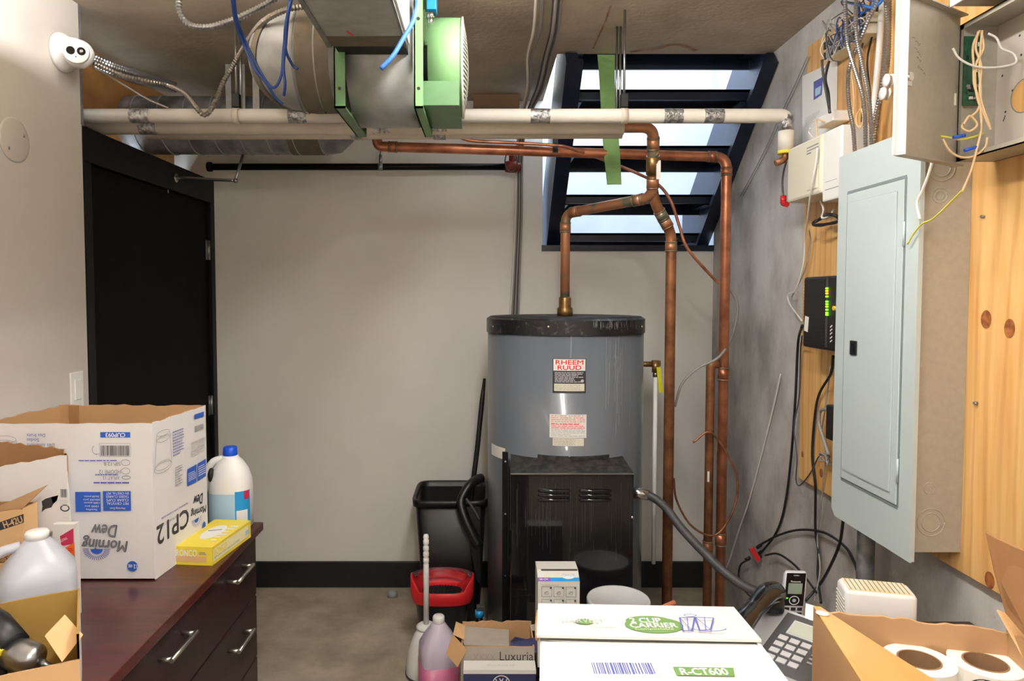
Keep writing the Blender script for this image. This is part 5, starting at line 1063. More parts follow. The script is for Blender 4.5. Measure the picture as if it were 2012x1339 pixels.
# torn white carton behind the jug
Ya = 1.745; ta = P(131, 893, Y=Ya); g = G()
tw = thing('torn_carton', 'torn white carton with ragged brown edges behind the plastic jug', 'carton', (-1.2, 1.8, ZD))
xr_ = ta.x; wall_strip(g, (-1.385, Ya, 0), (xr_, Ya, 0), ZD + 0.001, P(0, 940, Y=Ya).z, 0.005, (0, 1, 0), 0.003, 16, 5, ta.z); part('front_panel', g, ('carton_white', 'card'), tw)
g = G(); wall_strip(g, (xr_, Ya, 0), (xr_ - 0.075, Ya + 0.115, 0), ZD + 0.001, ta.z, 0.005, (-1, 0, 0), 0.003, 8, 6, ta.z - 0.02); part('side_panel', g, ('carton_white', 'card'), tw)
g = G(); wall_strip(g, (xr_ - 0.075, Ya + 0.115, 0), (-1.385, Ya + 0.115, 0), ZD + 0.001, ta.z - 0.01, 0.005, (0, -1, 0), 0.006, 14, 7, ta.z + 0.02); part('back_panel', g, ('carton_white', 'card_dark'), tw)
g = G(); wall_strip(g, (-1.385, Ya + 0.115, 0), (-1.385, Ya, 0), ZD + 0.001, ta.z, 0.005, (1, 0, 0), 0.003, 6, 8, ta.z - 0.03); part('side_panel', g, ('carton_white', 'card_dark'), tw)
part('bottom_panel', G().box((-1.385, Ya, ZD + 0.001), (xr_ - 0.075, Ya + 0.115, ZD + 0.004)), 'card', tw)
Yf_ = Ya - 0.035
fq = [P(*cp(x, y), Y=Yf_) for x, y in ((165, 780), (310, 650), (436, 560), (448, 700), (460, 888), (320, 965), (172, 975))]
part('folded_flap', G().prism(fq, (0, 0.005, 0)), 'carton_white', tw)
d = Decal(Frame((-1.385, Yf_, ZD), (1, 0, 0), (0, 0, 1))); d.uvpoly([d.fr.px(*cp(x, y)) for x, y in ((275, 755), (300, 738), (345, 725), (385, 715), (375, 750), (350, 775), (340, 795), (300, 805), (275, 825), (280, 790))], 'ink'); d.uvpoly([d.fr.px(*cp(x, y)) for x, y in ((340, 726), (385, 715), (375, 750), (345, 770))], 'card'); a = d.fr.px(*cp(400, 730)); b = d.fr.px(*cp(443, 675)); d.barcode(a[0], a[1], b[0], b[1], 'ink', 18, 8)
u, v = d.fr.px(*cp(428, 800)); d.ring(u, v, 0.012, 0.009, 0.003, 'ink', 16); L2(d, 395, 745, 448, 790, 4, 'ink_faint', 4, 0.3); d.build('flap_print', tw)
# brown carton with a black band
Yb_ = 1.64; bb = thing('brown_carton', 'brown carton with a black printed band at the left edge of the dresser', 'carton', (-1.2, 1.67, ZD)); xb_ = P(46, 1050, Y=Yb_).x
zr = P(46, 1000, Y=Yb_).z; g = G(); wall_strip(g, (-1.39, Yb_, 0), (xb_, Yb_, 0), ZD + 0.001, P(0, 1030, Y=Yb_).z, 0.005, (0, 1, 0), 0.002, 10, 9, zr); wall_strip(g, (xb_, Yb_, 0), (xb_, Yb_ + 0.055, 0), ZD + 0.001, zr, 0.005, (-1, 0, 0), 0.001, 4, 10); wall_strip(g, (xb_, Yb_ + 0.055, 0), (-1.39, Yb_ + 0.055, 0), ZD + 0.001, zr, 0.005, (0, -1, 0), 0.002, 8, 11)
part('panels', g, ('card_light', 'card_dark'), bb)
part('top_flap', G().prism([P(*cp(x, y), Y=Yb_ + 0.02) for x, y in ((-60, 870), (-60, 810), (310, 648), (160, 790), (155, 838), (0, 890))], (0, 0.004, 0)), 'card', bb)
d = Decal(Frame((-1.39, Yb_, ZD), (1, 0, 0), (0, 0, 1))); d.quad([cp(-50, 910), cp(156, 838), cp(158, 895), cp(-50, 965)], 'ink'); T2(d, 'H-42U', 85, 892, 130, 42, 'card_light', True, 0.32); d.quad([cp(-50, 1160), cp(130, 1075), cp(130, 1100), cp(-50, 1190)], 'card_dark'); d.text('CT 20', *d.fr.px(*cp(60, 1125)), 0.05, 0.012, 'ink', 0.42); d.build('printed_band', bb)
# red and white small box
Yr = 1.655; r0 = P(103, 1048, Y=Yr); r1 = P(146, 1031, Y=Yr); rb = thing('small_box', 'small white and crimson box with an orange sticker behind the plastic jug', 'box', (r1.x - 0.02, Yr + 0.03, ZD))
part('carton', G().box((r0.x, Yr, ZD + 0.0006), (r1.x, Yr + 0.02, r1.z)), 'carton_white_clean', rb)
d = Decal(Frame((r0.x, Yr, ZD), (1, 0, 0), (0, 0, 1))); d.quad([cp(395, 985), cp(484, 932), cp(486, 1035), cp(405, 1050)], 'magenta'); d.text('INDUSTRIAL', *d.fr.px(*cp(415, 1010)), 0.024, 0.006, 'label_white', 0.45); d.quad([cp(430, 1060), cp(490, 1025), cp(494, 1150), cp(440, 1180)], 'orange'); L2(d, 448, 1060, 482, 1095, 3, 'red', 2, 0.6); d.build('box_print', rb)
# gallon jug
jc = P(73, 1060, Y=1.52); jc = V((jc.x, 1.52, ZD)); jt = P(73, 1043, Y=1.52).z - ZD
gj = thing('plastic_jug', 'empty translucent gallon jug with white cap on the dresser', 'jug', jc)
part('bottle', G().loft(jc, [(0.001, 0.068, 0.068, 4), (0.008, 0.074, 0.074, 4), (jt * 0.60, 0.075, 0.075, 3.6), (jt * 0.68, 0.073, 0.073, 3.2), (jt * 0.80, 0.052, 0.052, 2.6), (jt * 0.89, 0.033, 0.033, 2.2), (jt * 0.925, 0.025, 0.025, 2), (jt * 0.95, 0.02, 0.02, 2)], 48, 0.6), 'milky', gj)
part('cap', G().lathe(jc, [(0, jt * 0.93), (0.0235, jt * 0.93), (0.024, jt * 0.985), (0.021, jt), (0, jt)], 'Z', 28), 'white_plastic', gj)
part('handle', G().tube(catmull([jc + V((-0.03, -0.01, jt * 0.88)), jc + V((-0.066, -0.035, jt * 0.84)), jc + V((-0.085, -0.045, jt * 0.66)), jc + V((-0.07, -0.035, jt * 0.5))], 7), 0.011, 10), 'milky', gj)
# near open box with a tool in it
zR = 0.935; br = P(157, 1157, Z=zR); dr_ = V((0.5, -0.866, 0)); lf_ = V((-0.866, -0.5, 0)); dp_ = 0.215; wd_ = 0.30
nb = thing('open_carton', 'open carton with a folded flap at the lower left holding a tool', 'carton', (br + dr_ * 0.1 + lf_ * 0.12) * 1.0)
nb.location.z = ZD; b_ = V((br.x, br.y, 0)); C0 = b_; C1 = b_ + lf_ * wd_; C2 = C1 + dr_ * dp_; C3 = C0 + dr_ * dp_
zz = ZD + 0.001
g = G(); wall_strip(g, C0, C1, zz, zR, 0.004, dr_, 0.001, 6, 1); part('back_panel', g, ('carton_white', 'kraft'), nb)
g = G(); wall_strip(g, C3, C0, zz, zR - 0.004, 0.004, lf_, 0.001, 6, 2, zR); part('side_panel', g, ('carton_white', 'kraft'), nb)
g = G(); wall_strip(g, C2, C3, zz, zR - 0.05, 0.004, -dr_, 0.0015, 6, 3); part('front_panel', g, ('card_light', 'card'), nb)
g = G(); wall_strip(g, C1, C2, zz, zR, 0.004, -lf_, 0.001, 6, 4); part('side_panel', g, ('carton_white', 'kraft'), nb)
part('bottom_panel', G().prism([C0 + V((0, 0, zz)), C1 + V((0, 0, zz)), C2 + V((0, 0, zz)), C3 + V((0, 0, zz))], (0, 0, 0.004)), 'kraft', nb)
fy = [P(88, 1251, Y=1.25), P(125, 1212, Y=1.30), P(161, 1252, Y=1.27), P(122, 1302, Y=1.21)]; part('flap', G().prism(fy, (0.0, 0.004, 0.002)), 'card_light', nb)
g = G(); 
t0 = P(-10, 1235, Y=1.30); t1 = P(30, 1270, Y=1.27); t2 = P(62, 1292, Y=1.25)
tl = thing('power_tool', 'black and yellow hand tool with a silver metal head inside the open carton', 'tool', V((t1.x, t1.y, ZD + 0.01)))
part('body', G().tube([t0 + V((-0.06, 0.02, 0.02)), t0, t1 + V((0, 0, 0))], [0.03, 0.032, 0.026], 16), 'black_plastic', tl)
part('stripe', G().tube([t0 + V((-0.02, -0.026, 0.0)), t1 + V((-0.01, -0.022, -0.002))], [0.009, 0.007], 8), 'yellow', tl)
part('gear_head', G().tube([t1 + V((-0.01, 0, -0.012)), t1 + V((0.012, -0.002, -0.018)), t2 + V((0.004, 0, -0.004)), t2 + V((0.016, 0, -0.008))], [0.026, 0.031, 0.027, 0.017], 18), 'steel', tl)
part('spindle', G().tube([t2 + V((0.01, 0, -0.006)), t2 + V((0.04, -0.004, -0.018))], [0.009, 0.005], 10), 'steel', tl)
part('grip', G().tube([t1 + V((-0.03, -0.01, -0.03)), V((t1.x - 0.06, t1.y - 0.02, ZD + 0.02))], [0.024, 0.026], 12), 'black_plastic', tl)
# ---------------------------------------------------------------- things on the floor
pb0 = P(838, 1318, Z=0.0); plx, ply = P(838, 1318, Y=2.75).x, 2.75
pg = thing('plunger', 'white toilet plunger with a ringed handle in its domed caddy', 'plunger', (plx, ply, 0))
zt_ = P(840, 1050, Y=ply).z
part('caddy', G().lathe((plx, ply, 0), [(0, 0.0), (0.082, 0.0), (0.084, 0.012), (0.082, 0.05), (0.072, 0.11), (0.05, 0.165), (0.032, 0.19), (0, 0.195)], 'Z', 32), 'white_plastic', pg)
part('caddy_base', G().lathe((plx, ply, 0), [(0.086, 0.0), (0.087, 0.008), (0.083, 0.01)], 'Z', 32, False), 'dark_grey', pg)
part('collar', G().lathe((plx, ply, 0), [(0, 0.190), (0.04, 0.190), (0.042, 0.198), (0.03, 0.207), (0, 0.207)], 'Z', 24), 'white_plastic', pg)
part('handle', G().lathe((plx, ply, 0), [(0.0, 0.2), (0.0115, 0.2), (0.0115, zt_ - 0.125), (0.0095, zt_ - 0.12), (0.0122, zt_ - 0.115), (0.0122, zt_ - 0.1), (0.009, zt_ - 0.095), (0.0122, zt_ - 0.09), (0.0122, zt_ - 0.075), (0.009, zt_ - 0.07), (0.0122, zt_ - 0.065), (0.0122, zt_ - 0.05), (0.009, zt_ - 0.045), (0.0122, zt_ - 0.04), (0.0122, zt_ - 0.025), (0.0095, zt_ - 0.022), (0.0122, zt_ - 0.012), (0.009, zt_ - 0.002), (0, zt_)], 'Z', 18), 'white_plastic', pg)
# pink jug
jx, jy = P(862, 1270, Y=2.545).x, 2.545; jh = P(866, 1210, Y=jy).z; J = V((jx, jy, 0))
pj = thing('cleaner_jug', 'clear gallon jug half full of pink liquid on the floor', 'jug', J)
part('bottle', G().loft(J, [(0.001, 0.066, 0.066, 4), (0.008, 0.072, 0.072, 4), (jh * 0.6, 0.073, 0.073, 3.8), (jh * 0.68, 0.072, 0.072, 3.2), (jh * 0.80, 0.052, 0.052, 2.6), (jh * 0.88, 0.033, 0.033, 2.2), (jh * 0.93, 0.021, 0.021, 2)], 44, 0.25), 'jug_clear', pj)
part('pink_liquid', G().loft(J, [(0.0, 0.067, 0.067, 4), (0.008, 0.0735, 0.0735, 4), (jh * 0.5, 0.0745, 0.0745, 3.8), (jh * 0.501, 0.07, 0.07, 3.8)], 44, 0.25), 'pink', pj)
part('cap', G().lathe(J, [(0, jh * 0.9), (0.0225, jh * 0.9), (0.0225, jh * 0.985), (0.019, jh), (0, jh)], 'Z', 24), 'white_plastic', pj)
# kitchenware carton, torn open
Yx = 2.42; lx0, lx1 = P(912, 1300, Y=Yx).x, 0.36; zl_ = P(950, 1298, Y=Yx).z
nv = thing('navy_carton', 'white-topped navy carton with a ringed letter emblem on the floor', 'carton', ((lx0 + lx1) / 2, Yx + 0.1, 0))
xN0 = P(911, 1310, Y=2.20).x; zN = P(950, 1318, Y=2.20).z; yN1 = 2.258
part('carton', G().box((xN0, 2.20, 0), (0.172, yN1, zN)), 'navy', nv); part('white_top', G().box((xN0 - 0.001, 2.199, zN), (0.1725, yN1, zN + 0.0015)).box((xN0 - 0.0008, 2.1992, zN - 0.012), (0.1724, 2.2002, zN + 0.001)), 'carton_white_clean', nv)
d = Decal(Frame((xN0, 2.20, 0), (1, 0, 0), (0, 0, 1)), 0.001); u, v = d.fr.px(985, 1345); d.ring(u, v, 0.03, 0.03, 0.0028, 'label_white', 36); d.line(u - 0.018, v + 0.018, u - 0.008, v - 0.02, 0.003, 'label_white'); d.line(u - 0.008, v - 0.02, u, v + 0.008, 0.003, 'label_white'); d.line(u, v + 0.008, u + 0.008, v - 0.02, 0.003, 'label_white'); d.line(u + 0.008, v - 0.02, u + 0.018, v + 0.018, 0.003, 'label_white'); d.line(u - 0.006, v + 0.02, u, v + 0.008, 0.0028, 'label_white'); d.line(u + 0.006, v + 0.02, u, v + 0.008, 0.0028, 'label_white'); d.build('emblem', nv)
d = Decal(Frame((xN0, 2.20, zN + 0.0015), (1, 0, 0), (0, 1, 0))); d.text('Product of', *d.fr.px(985, 1308), 0.09, 0.012, 'ink_faint'); u, v = d.fr.px(1048, 1306); d.ell(u, v, 0.014, 0.014, 'label_cream') if False else None; d.build('top_print', nv)
zX = P(950, 1272, Y=2.262).z
lx = thing('printed_carton', 'torn open grey and brown carton with large serif lettering', 'carton', (0.1, 2.35, 0)); xx0 = P(906, 1285, Y=2.262).x
g = G(); wall_strip(g, (xx0, 2.262, 0), (0.172, 2.262, 0), 0.001, zX, 0.005, (0, 1, 0), 0.001, 10, 3); part('front_panel', g, ('card_grey', 'card'), lx)
g = G(); wall_strip(g, (0.172, 2.262, 0), (0.172, 2.42, 0), 0.001, zX, 0.005, (-1, 0, 0), 0.001, 6, 4); wall_strip(g, (0.172, 2.42, 0), (xx0, 2.42, 0), 0.001, zX + 0.012, 0.005, (0, -1, 0), 0.004, 14, 5); wall_strip(g, (xx0, 2.42, 0), (xx0, 2.262, 0), 0.001, zX, 0.005, (1, 0, 0), 0.004, 8, 6); g.box((xx0, 2.262, 0.0005), (0.172, 2.42, 0.004)); part('panels', g, ('carton_white', 'card'), lx)
part('inner_flap', G().prism([P(900, 1232, Y=2.41), P(1000, 1240, Y=2.41), P(1000, 1273, Y=2.28), P(912, 1270, Y=2.28)], (0, 0, 0.004)), 'card_grey', lx)
part('torn_flap', G().prism([P(896, 1223, Y=2.39), P(914, 1231, Y=2.40), P(912, 1258, Y=2.30), P(890, 1248, Y=2.30)], (0, 0.004, 0)), 'card_light', lx)
part('side_flap', G().prism([P(889, 1248, Y=2.28), P(918, 1278, Y=2.255), P(899, 1312, Y=2.25), P(876, 1285, Y=2.27)], (0, 0.004, 0)), 'card', lx)
part('ragged_edge', G().prism([P(924, 1226, Y=2.425), P(975, 1228, Y=2.425), P(1010, 1233, Y=2.425), P(1055, 1228, Y=2.425), P(1055, 1240, Y=2.425), P(1000, 1240, Y=2.425), P(950, 1232, Y=2.425), P(940, 1238, Y=2.425), P(924, 1234, Y=2.425)], (0, 0.004, 0)), 'carton_white', lx)
part('navy_insert', G().prism([P(1003, 1262, Y=2.285), P(1012, 1253, Y=2.285), P(1035, 1258, Y=2.285), P(1060, 1252, Y=2.285), P(1060, 1283, Y=2.27), P(1003, 1283, Y=2.27)], (0, 0.004, 0)), 'navy', lx)
d = Decal(Frame((xx0, 2.262, 0), (1, 0, 0), (0, 0, 1))); d.ptext('Luxuria', 1015, 1290, 66, 17, 'ink')
for k in range(4): u, v = d.fr.px(935 + k * 11, 1292); d.line(u - 0.008, v - 0.012, u + 0.008, v + 0.012, 0.001, 'ink_grey'); d.line(u + 0.008, v - 0.012, u - 0.008, v + 0.012, 0.001, 'ink_grey')
d.build('front_print', lx)
# base carton carrying the small box and the pail, mostly hidden
bs = thing('base_carton', 'brown carton on the floor under the pail, mostly hidden', 'carton', (0.46, 2.4, 0))
part('carton', G().box((0.262, 2.235, 0), (0.68, 2.515, 0.30), 0.002), 'card', bs); part('packing_tape', G().box((0.261, 2.36, 0.2995), (0.681, 2.40, 0.3008)), 'card_tape', bs)
Yt = 2.25; tx0, tx1 = P(1057, 1150, Y=Yt).x, P(1139, 1150, Y=Yt).x; tz = P(1100, 1143, Y=Yt).z
t_a = P(1067, 1116, Y=Yt + 0.1); tz2 = t_a.z
ti = thing('dispenser_box', 'tall white box with purple and blue stripe and pictograms before the heater', 'box', ((tx0 + tx1) / 2 + 0.004, Yt + 0.05, 0.3))
tx0 = max(tx0, 0.17); part('carton', G().box((tx0, Yt, 0.302), (tx1, Yt + 0.115, tz)), 'carton_white_clean', ti)
zt2 = P(1100, 1117, Y=Yt + 0.055).z
part('sloped_top', G().prism([V((tx0, Yt, tz)), V((tx0, Yt + 0.045, zt2)), V((tx0, Yt + 0.115, zt2)), V((tx0, Yt + 0.115, tz))], (tx1 - tx0, 0, 0)), 'carton_white_clean', ti)
fs = Frame((tx0, Yt, tz), (1, 0, 0), V((0, 0.045, zt2 - tz))); d = Decal(fs); Ls = V((0, 0.045, zt2 - tz)).length; W_ = tx1 - tx0
d.rect(0, 0, W_ * 0.3, Ls * 0.3, 'purple'); d.rect(W_ * 0.3, 0, W_, Ls * 0.3, 'sky_blue'); d.ell(W_ * 0.74, Ls * 0.38, W_ * 0.15, Ls * 0.2, 'label_white'); d.text('COMPLETE', W_ * 0.74, Ls * 0.48, W_ * 0.3, Ls * 0.18, 'ink_grey'); d.rect(W_ * 0.1, Ls * 0.86, W_ * 0.98, Ls, 'ink'); d.text('50 CM', W_ * 0.14, Ls * 0.15, W_ * 0.2, Ls * 0.14, 'label_white', 0, True); d.build('stripe_print', ti)
d = Decal(Frame((tx0, Yt, 0.302), (1, 0, 0), (0, 0, 1))); H_ = tz - 0.302
for r in range(3):
    for c in range(3):
        u0 = W_ * (0.09 + 0.29 * c); v1 = H_ - 0.018 - r * 0.042; w_, h_ = W_ * 0.24, 0.034
        for q in ((u0, v1, u0 + w_, v1), (u0, v1 - h_, u0 + w_, v1 - h_), (u0, v1, u0, v1 - h_), (u0 + w_, v1, u0 + w_, v1 - h_)): d.line(*q, 0.0014, 'ink_grey')
        d.ell(u0 + w_ * 0.9, v1 - h_ * 0.12, 0.003, 0.003, 'ink', 10); d.line(u0 + w_ * 0.25, v1 - h_ * (0.7 - 0.1 * r), u0 + w_ * (0.6 + 0.06 * c), v1 - h_ * 0.45, 0.0014, 'ink_grey'); d.ring(u0 + w_ * 0.5, v1 - h_ * 0.62, w_ * 0.2, h_ * 0.16, 0.0012, 'ink_grey', 12)
d.rect(W_ * 0.09, H_ - 0.011, W_ * 0.5, H_ - 0.009, 'ink_faint'); d.build('pictograms', ti)
# pail
pc_ = P(1215, 1175, Y=2.375); Rp = 62.5 * 2.375 / FPX; zp = P(1215, 1176, Y=2.375).z
pa2 = thing('white_pail', 'round white plastic pail with lid in front of the heater', 'pail', (pc_.x, 2.375, 0.301))
part('tub', G().lathe((pc_.x, 2.375, 0), [(0, 0.302), (Rp - 0.014, 0.302), (Rp - 0.004, zp - 0.03), (0, zp - 0.03)], 'Z', 40), 'pail_white', pa2)
part('lid', G().lathe((pc_.x, 2.375, 0), [(Rp - 0.006, zp - 0.03), (Rp, zp - 0.028), (Rp + 0.001, zp - 0.006), (Rp - 0.002, zp), (Rp - 0.008, zp), (Rp - 0.011, zp - 0.006), (0, zp - 0.006)], 'Z', 48, False), 'pail_white', pa2)
solo('wooden_stick', G().cyl(P(1290, 1200, Y=2.3), P(1327, 1184, Y=2.3), 0.009, 8), 'oak_stick', 'short reddish wooden stick poking up behind the white carton', 'stick')

# black bin
bz = P(880, 985, Y=3.14).z; bx0 = P(808, 990, Y=3.14).x; bx1 = bx0 + 0.36; byn, byf = 3.14, 3.50
bn = thing('waste_bin', 'tall black rectangular waste bin against the back wall', 'bin', ((bx0 + bx1) / 2, 3.3, 0))
cx_, cy_ = (bx0 + bx1) / 2, (byn + byf) / 2; hx, hy = 0.18, 0.18
part('body', G().loft((cx_, cy_, 0), [(0.0, hx - 0.05, hy - 0.05, 6), (0.01, hx - 0.045, hy - 0.045, 6), (bz - 0.03, hx - 0.012, hy - 0.012, 7), (bz - 0.028, hx - 0.016, hy - 0.016, 7), (0.05, hx - 0.055, hy - 0.055, 6)], 48), 'bin_black', bn)
part('rim', G().loft((cx_, cy_, 0), [(bz - 0.032, hx - 0.01, hy - 0.01, 7), (bz - 0.034, hx, hy, 7), (bz - 0.006, hx + 0.002, hy + 0.002, 7), (bz, hx - 0.004, hy - 0.004, 7), (bz - 0.004, hx - 0.014, hy - 0.014, 7), (bz - 0.05, hx - 0.017, hy - 0.017, 7)], 48, 0, False), 'bin_black', bn)
solo('mop_pole', G().tube([P(952, 744, Y=3.30), P(947, 790, Y=3.295), P(938, 880, Y=3.28), P(925, 985, Y=3.26), V((P(915, 1060, Y=3.24).x, 3.24, 0.35))], [0.007, 0.012, 0.012, 0.012, 0.012], 12), 'black_plastic', 'thin black pole standing in the waste bin beside the heater', 'pole')
# black tub frame leaning behind the heater
g = G().tube(catmull(pY([(946, 940, 3.20), (938, 943, 3.18), (922, 955, 3.14), (906, 985, 3.10), (912, 1015, 3.07), (926, 1046, 3.05), (940, 1072, 3.04)]), 8), 0.022, 12)
mg = thing('dust_pan', 'black long-handled dustpan frame wedged between bin and heater', 'dustpan', V((-0.02, 3.08, 0.2)))
part('frame', g, 'bin_black', mg); part('pan', G().prism([P(914, 1000, Y=3.09), P(944, 1000, Y=3.09), P(944, 1150, Y=3.06), P(935, 1140, Y=3.06)], (0, 0.03, 0)), 'bin_black', mg)
part('ridge', G().tube(catmull(pY([(916, 980, 3.06), (930, 1000, 3.055), (942, 1022, 3.05)]), 5), 0.006, 8), 'dark_grey', mg)
# red-rimmed bucket
rx0, rx1 = P(808, 1150, Y=2.98).x, P(931, 1150, Y=2.98).x; rc = V(((rx0 + rx1) / 2, 2.97, 0)); rh = (rx1 - rx0) / 2; zr1 = P(870, 1175, Y=2.87).z
mb = thing('mop_bucket', 'black bucket with a red rim, clear hood and black grille on the floor', 'bucket', rc)
part('tub', G().loft(rc, [(0.0, rh * 0.62, 0.055, 2.6), (0.006, rh * 0.68, 0.06, 2.6), (zr1 - 0.045, rh * 0.86, 0.072, 2.6), (zr1 - 0.03, rh * 0.96, 0.08, 2.6)], 44), 'dark_plastic', mb)
n = 44; rs = []
def rp(a, k, dz): 
    ca, sa = math.cos(a), math.sin(a); x = math.copysign(abs(ca) ** (2 / 2.6), ca) * rh * k; y = math.copysign(abs(sa) ** (2 / 2.6), sa) * 0.082 * k
    lift = 0.055 * max(0.0, abs(ca) - 0.55) / 0.45 if sa > -0.75 else 0.0
    return rc + V((x, y, zr1 + dz + (lift if dz > -0.01 else 0)))
for k, dz in ((0.94, -0.05), (1.0, -0.03), (1.01, 0.006), (0.97, 0.008), (0.93, -0.004), (0.62, -0.012)): rs.append([rp(2 * PI * i / n, k, dz) for i in range(n)])
part('rim', G().rings(rs, True, False), 'red', mb)
gp = part('grille', G().loft(rc + V((0, -0.008, 0)), [(zr1 - 0.016, rh * 0.64, 0.052, 2.3), (zr1 - 0.009, rh * 0.64, 0.052, 2.3)], 36), 'rubber', mb)
for k in range(13):
    x = rc.x + (k - 6) * rh * 0.092; hw = 0.047 * math.sqrt(max(0.02, 1 - ((k - 6) / 6.8) ** 2)); part('grille_bar', G().box((x - 0.0022, rc.y - 0.008 - hw, zr1 - 0.009), (x + 0.0022, rc.y - 0.008 + hw, zr1 - 0.003)), 'black_plastic', gp)
zh2 = P(870, 1108, Y=3.1).z; hood = []
for f, dz in ((0.0, zr1 - 0.006), (0.45, zr1 + 0.06), (0.8, zh2 - 0.012), (1.0, zh2)):
    kk = 0.97 - 0.16 * f ** 2; hood.append([rc + V((math.cos(a) * rh * kk, 0.01 + math.sin(a) * 0.075 * kk, dz)) for a in [PI * i / 24 for i in range(25)]])
g = G()
for off in (0.0, -0.003):
    vr = [[g.bm.verts.new(p + V((0, off, 0))) for p in r] for r in hood]
    for a, b in zip(vr, vr[1:]):
        for i in range(24): g.bm.faces.new((a[i], a[i + 1], b[i + 1], b[i])).smooth = True
part('clear_hood', g, 'clear_plastic', mb)
part('hood_rim', G().tube(hood[-1], 0.0035, 6).tube([r[0] for r in hood], 0.003, 6).tube([r[-1] for r in hood], 0.003, 6), 'clear_plastic', mb)
# spray bottle beside the heater foot
sb = P(942, 1235, Y=2.74); sbp = V((sb.x, 2.74, 0)); zs_ = P(942, 1190, Y=2.74).z
so = thing('spray_bottle', 'small dark bottle with a blue neck at the foot of the heater', 'bottle', sbp)
part('bottle', G().lathe(sbp, [(0, 0.0), (0.026, 0.0), (0.028, 0.01), (0.028, zs_ - 0.09), (0.014, zs_ - 0.06), (0.012, zs_ - 0.045), (0, zs_ - 0.045)], 'Z', 22), 'black_gloss', so)
part('neck', G().lathe(sbp, [(0, zs_ - 0.046), (0.018, zs_ - 0.046), (0.018, zs_ - 0.022), (0.012, zs_ - 0.02), (0, zs_ - 0.02)], 'Z', 18), 'sky_blue', so)
part('nozzle', G().box(sbp + V((-0.012, -0.012, zs_ - 0.02)), sbp + V((0.022, 0.012, zs_)), 0.003), 'dark_grey', so)
solo('drain_cap', G().lathe(P(771, 1172, Z=0.0), [(0, 0), (0.028, 0), (0.026, 0.02), (0.012, 0.03), (0, 0.03)], 'Z', 18), 'grey_plastic', 'small round grey cap lying on the floor by the baseboard', 'cap')

# ---------------------------------------------------------------- desk at the lower right and what lies on it
ZT = 0.75; dk = thing('desk', 'dark wooden desk under the white carton and telephones', 'desk', (0.66, 1.05, 0))
part('desk_top', G().box((0.15, 0.40, ZT - 0.03), (XR - 0.004, 1.652, ZT), 0.003), 'desk_wood', dk)
for x in (0.2, 1.14):
    for y in (0.46, 1.62): part('leg', G().box((x - 0.03, y - 0.03, 0), (x + 0.03, y + 0.03, ZT - 0.031)), 'desk_wood', dk)
part('apron', G().box((0.22, 1.615, ZT - 0.12), (1.12, 1.635, ZT - 0.03)), 'desk_wood', dk)
# white carton
zc1 = 0.95; a0 = P(1062, 1191, Z=zc1); a1 = P(1440, 1197, Z=zc1); n1 = P(1548, 1339, Z=zc1); n0 = P(1060, 1339, Z=zc1)
ext = 1.25; n1 = a1 + (n1 - a1) * ext; n0 = a0 + (n0 - a0) * ext
wc = thing('white_carton', 'closed white carton with green oval print on the desk', 'carton', (V((a0.x + n1.x, a0.y + n1.y, 0)) / 2) + V((0, 0, ZT)))
def lerp4(f, s): return (a0.lerp(a1, f)).lerp(n0.lerp(n1, f), s)
bot = V((0, 0, ZT + 0.001 - zc1)); part('carton', G().prism([a0 + V((0, 0, -0.004)), a1 + V((0, 0, -0.004)), n1 + V((0, 0, -0.004)), n0 + V((0, 0, -0.004))], bot + V((0, 0, 0.004))), 'carton_white_clean', wc)
s0 = 0.42
def flap(pts, name='top_flap'): return part(name, G().prism(pts, (0, 0, 0.005)), 'carton_white_clean', wc)
k0, k1 = lerp4(-0.005, s0), lerp4(1.0, s0 + 0.02)
flap([a0 + V((-0.004, 0.004, -0.002)), a1 + V((0.003, 0.004, -0.003)), k1 + V((0.002, 0, 0.004)), k0 + V((-0.004, 0, 0.006))])
flap([lerp4(0.0, s0 + 0.012) + V((0.003, 0, -0.004)), lerp4(0.998, s0 + 0.03) + V((0, 0, -0.004)), n1 + V((0, 0, -0.004)), n0 + V((0.003, 0, -0.004))])
ff = Frame(a0 + V((-0.004, 0.004, 0.0035)), a1 - a0, (k0 - a0) * -1 + V((0, 0, 0.0)))
ff = Frame(a0 + V((0, 0, 0.0062)), V((1, 0, 0)), V((0, 1, -0.02))); d = Decal(ff, 0.0012)
u, v = ff.px(1285, 1230); a = ff.px(1226, 1230); b = ff.px(1340, 1230); c = ff.px(1285, 1214); e = ff.px(1285, 1246); d.ell(u, v, (b[0] - a[0]) / 2, abs(c[1] - e[1]) / 2, 'green_ink', 36); d.ell(u - 0.006, v + 0.016, (b[0] - a[0]) * 0.4, abs(c[1] - e[1]) * 0.32, 'green_ink', 30)
d.ptext('2 CUP', 1268, 1221, 60, 9, 'label_white', 0, True); d.ptext('CARRIER', 1284, 1231, 92, 9, 'label_white', 0, True); d.ptext('Compostable', 1286, 1239, 76, 5, 'label_cream')
u, v = ff.px(1148, 1224); d.ell(u, v, 0.016, 0.011, 'green_ink'); d.ptext('HARVEST', 1146, 1222, 84, 9, 'label_white' if False else 'ink_faint', 0); d.ptext('FiberWare', 1185, 1234, 56, 4, 'ink_faint')
for cx0, w_, rot in ((1350, 30, 0.12), (1384, 36, -0.15)):
    t = [ff.px(cx0 - w_ * 0.5, 1217), ff.px(cx0 + w_ * 0.5, 1217 - rot * 10), ff.px(cx0 + w_ * 0.33, 1242), ff.px(cx0 - w_ * 0.25, 1243)]
    for i in range(4): d.line(*t[i], *t[(i + 1) % 4], 0.0028, 'violet_ink')
    d.line(*t[0], *t[2], 0.0014, 'violet_ink'); d.line(*ff.px(cx0, 1217), *ff.px(cx0 + 3, 1243), 0.0014, 'violet_ink')
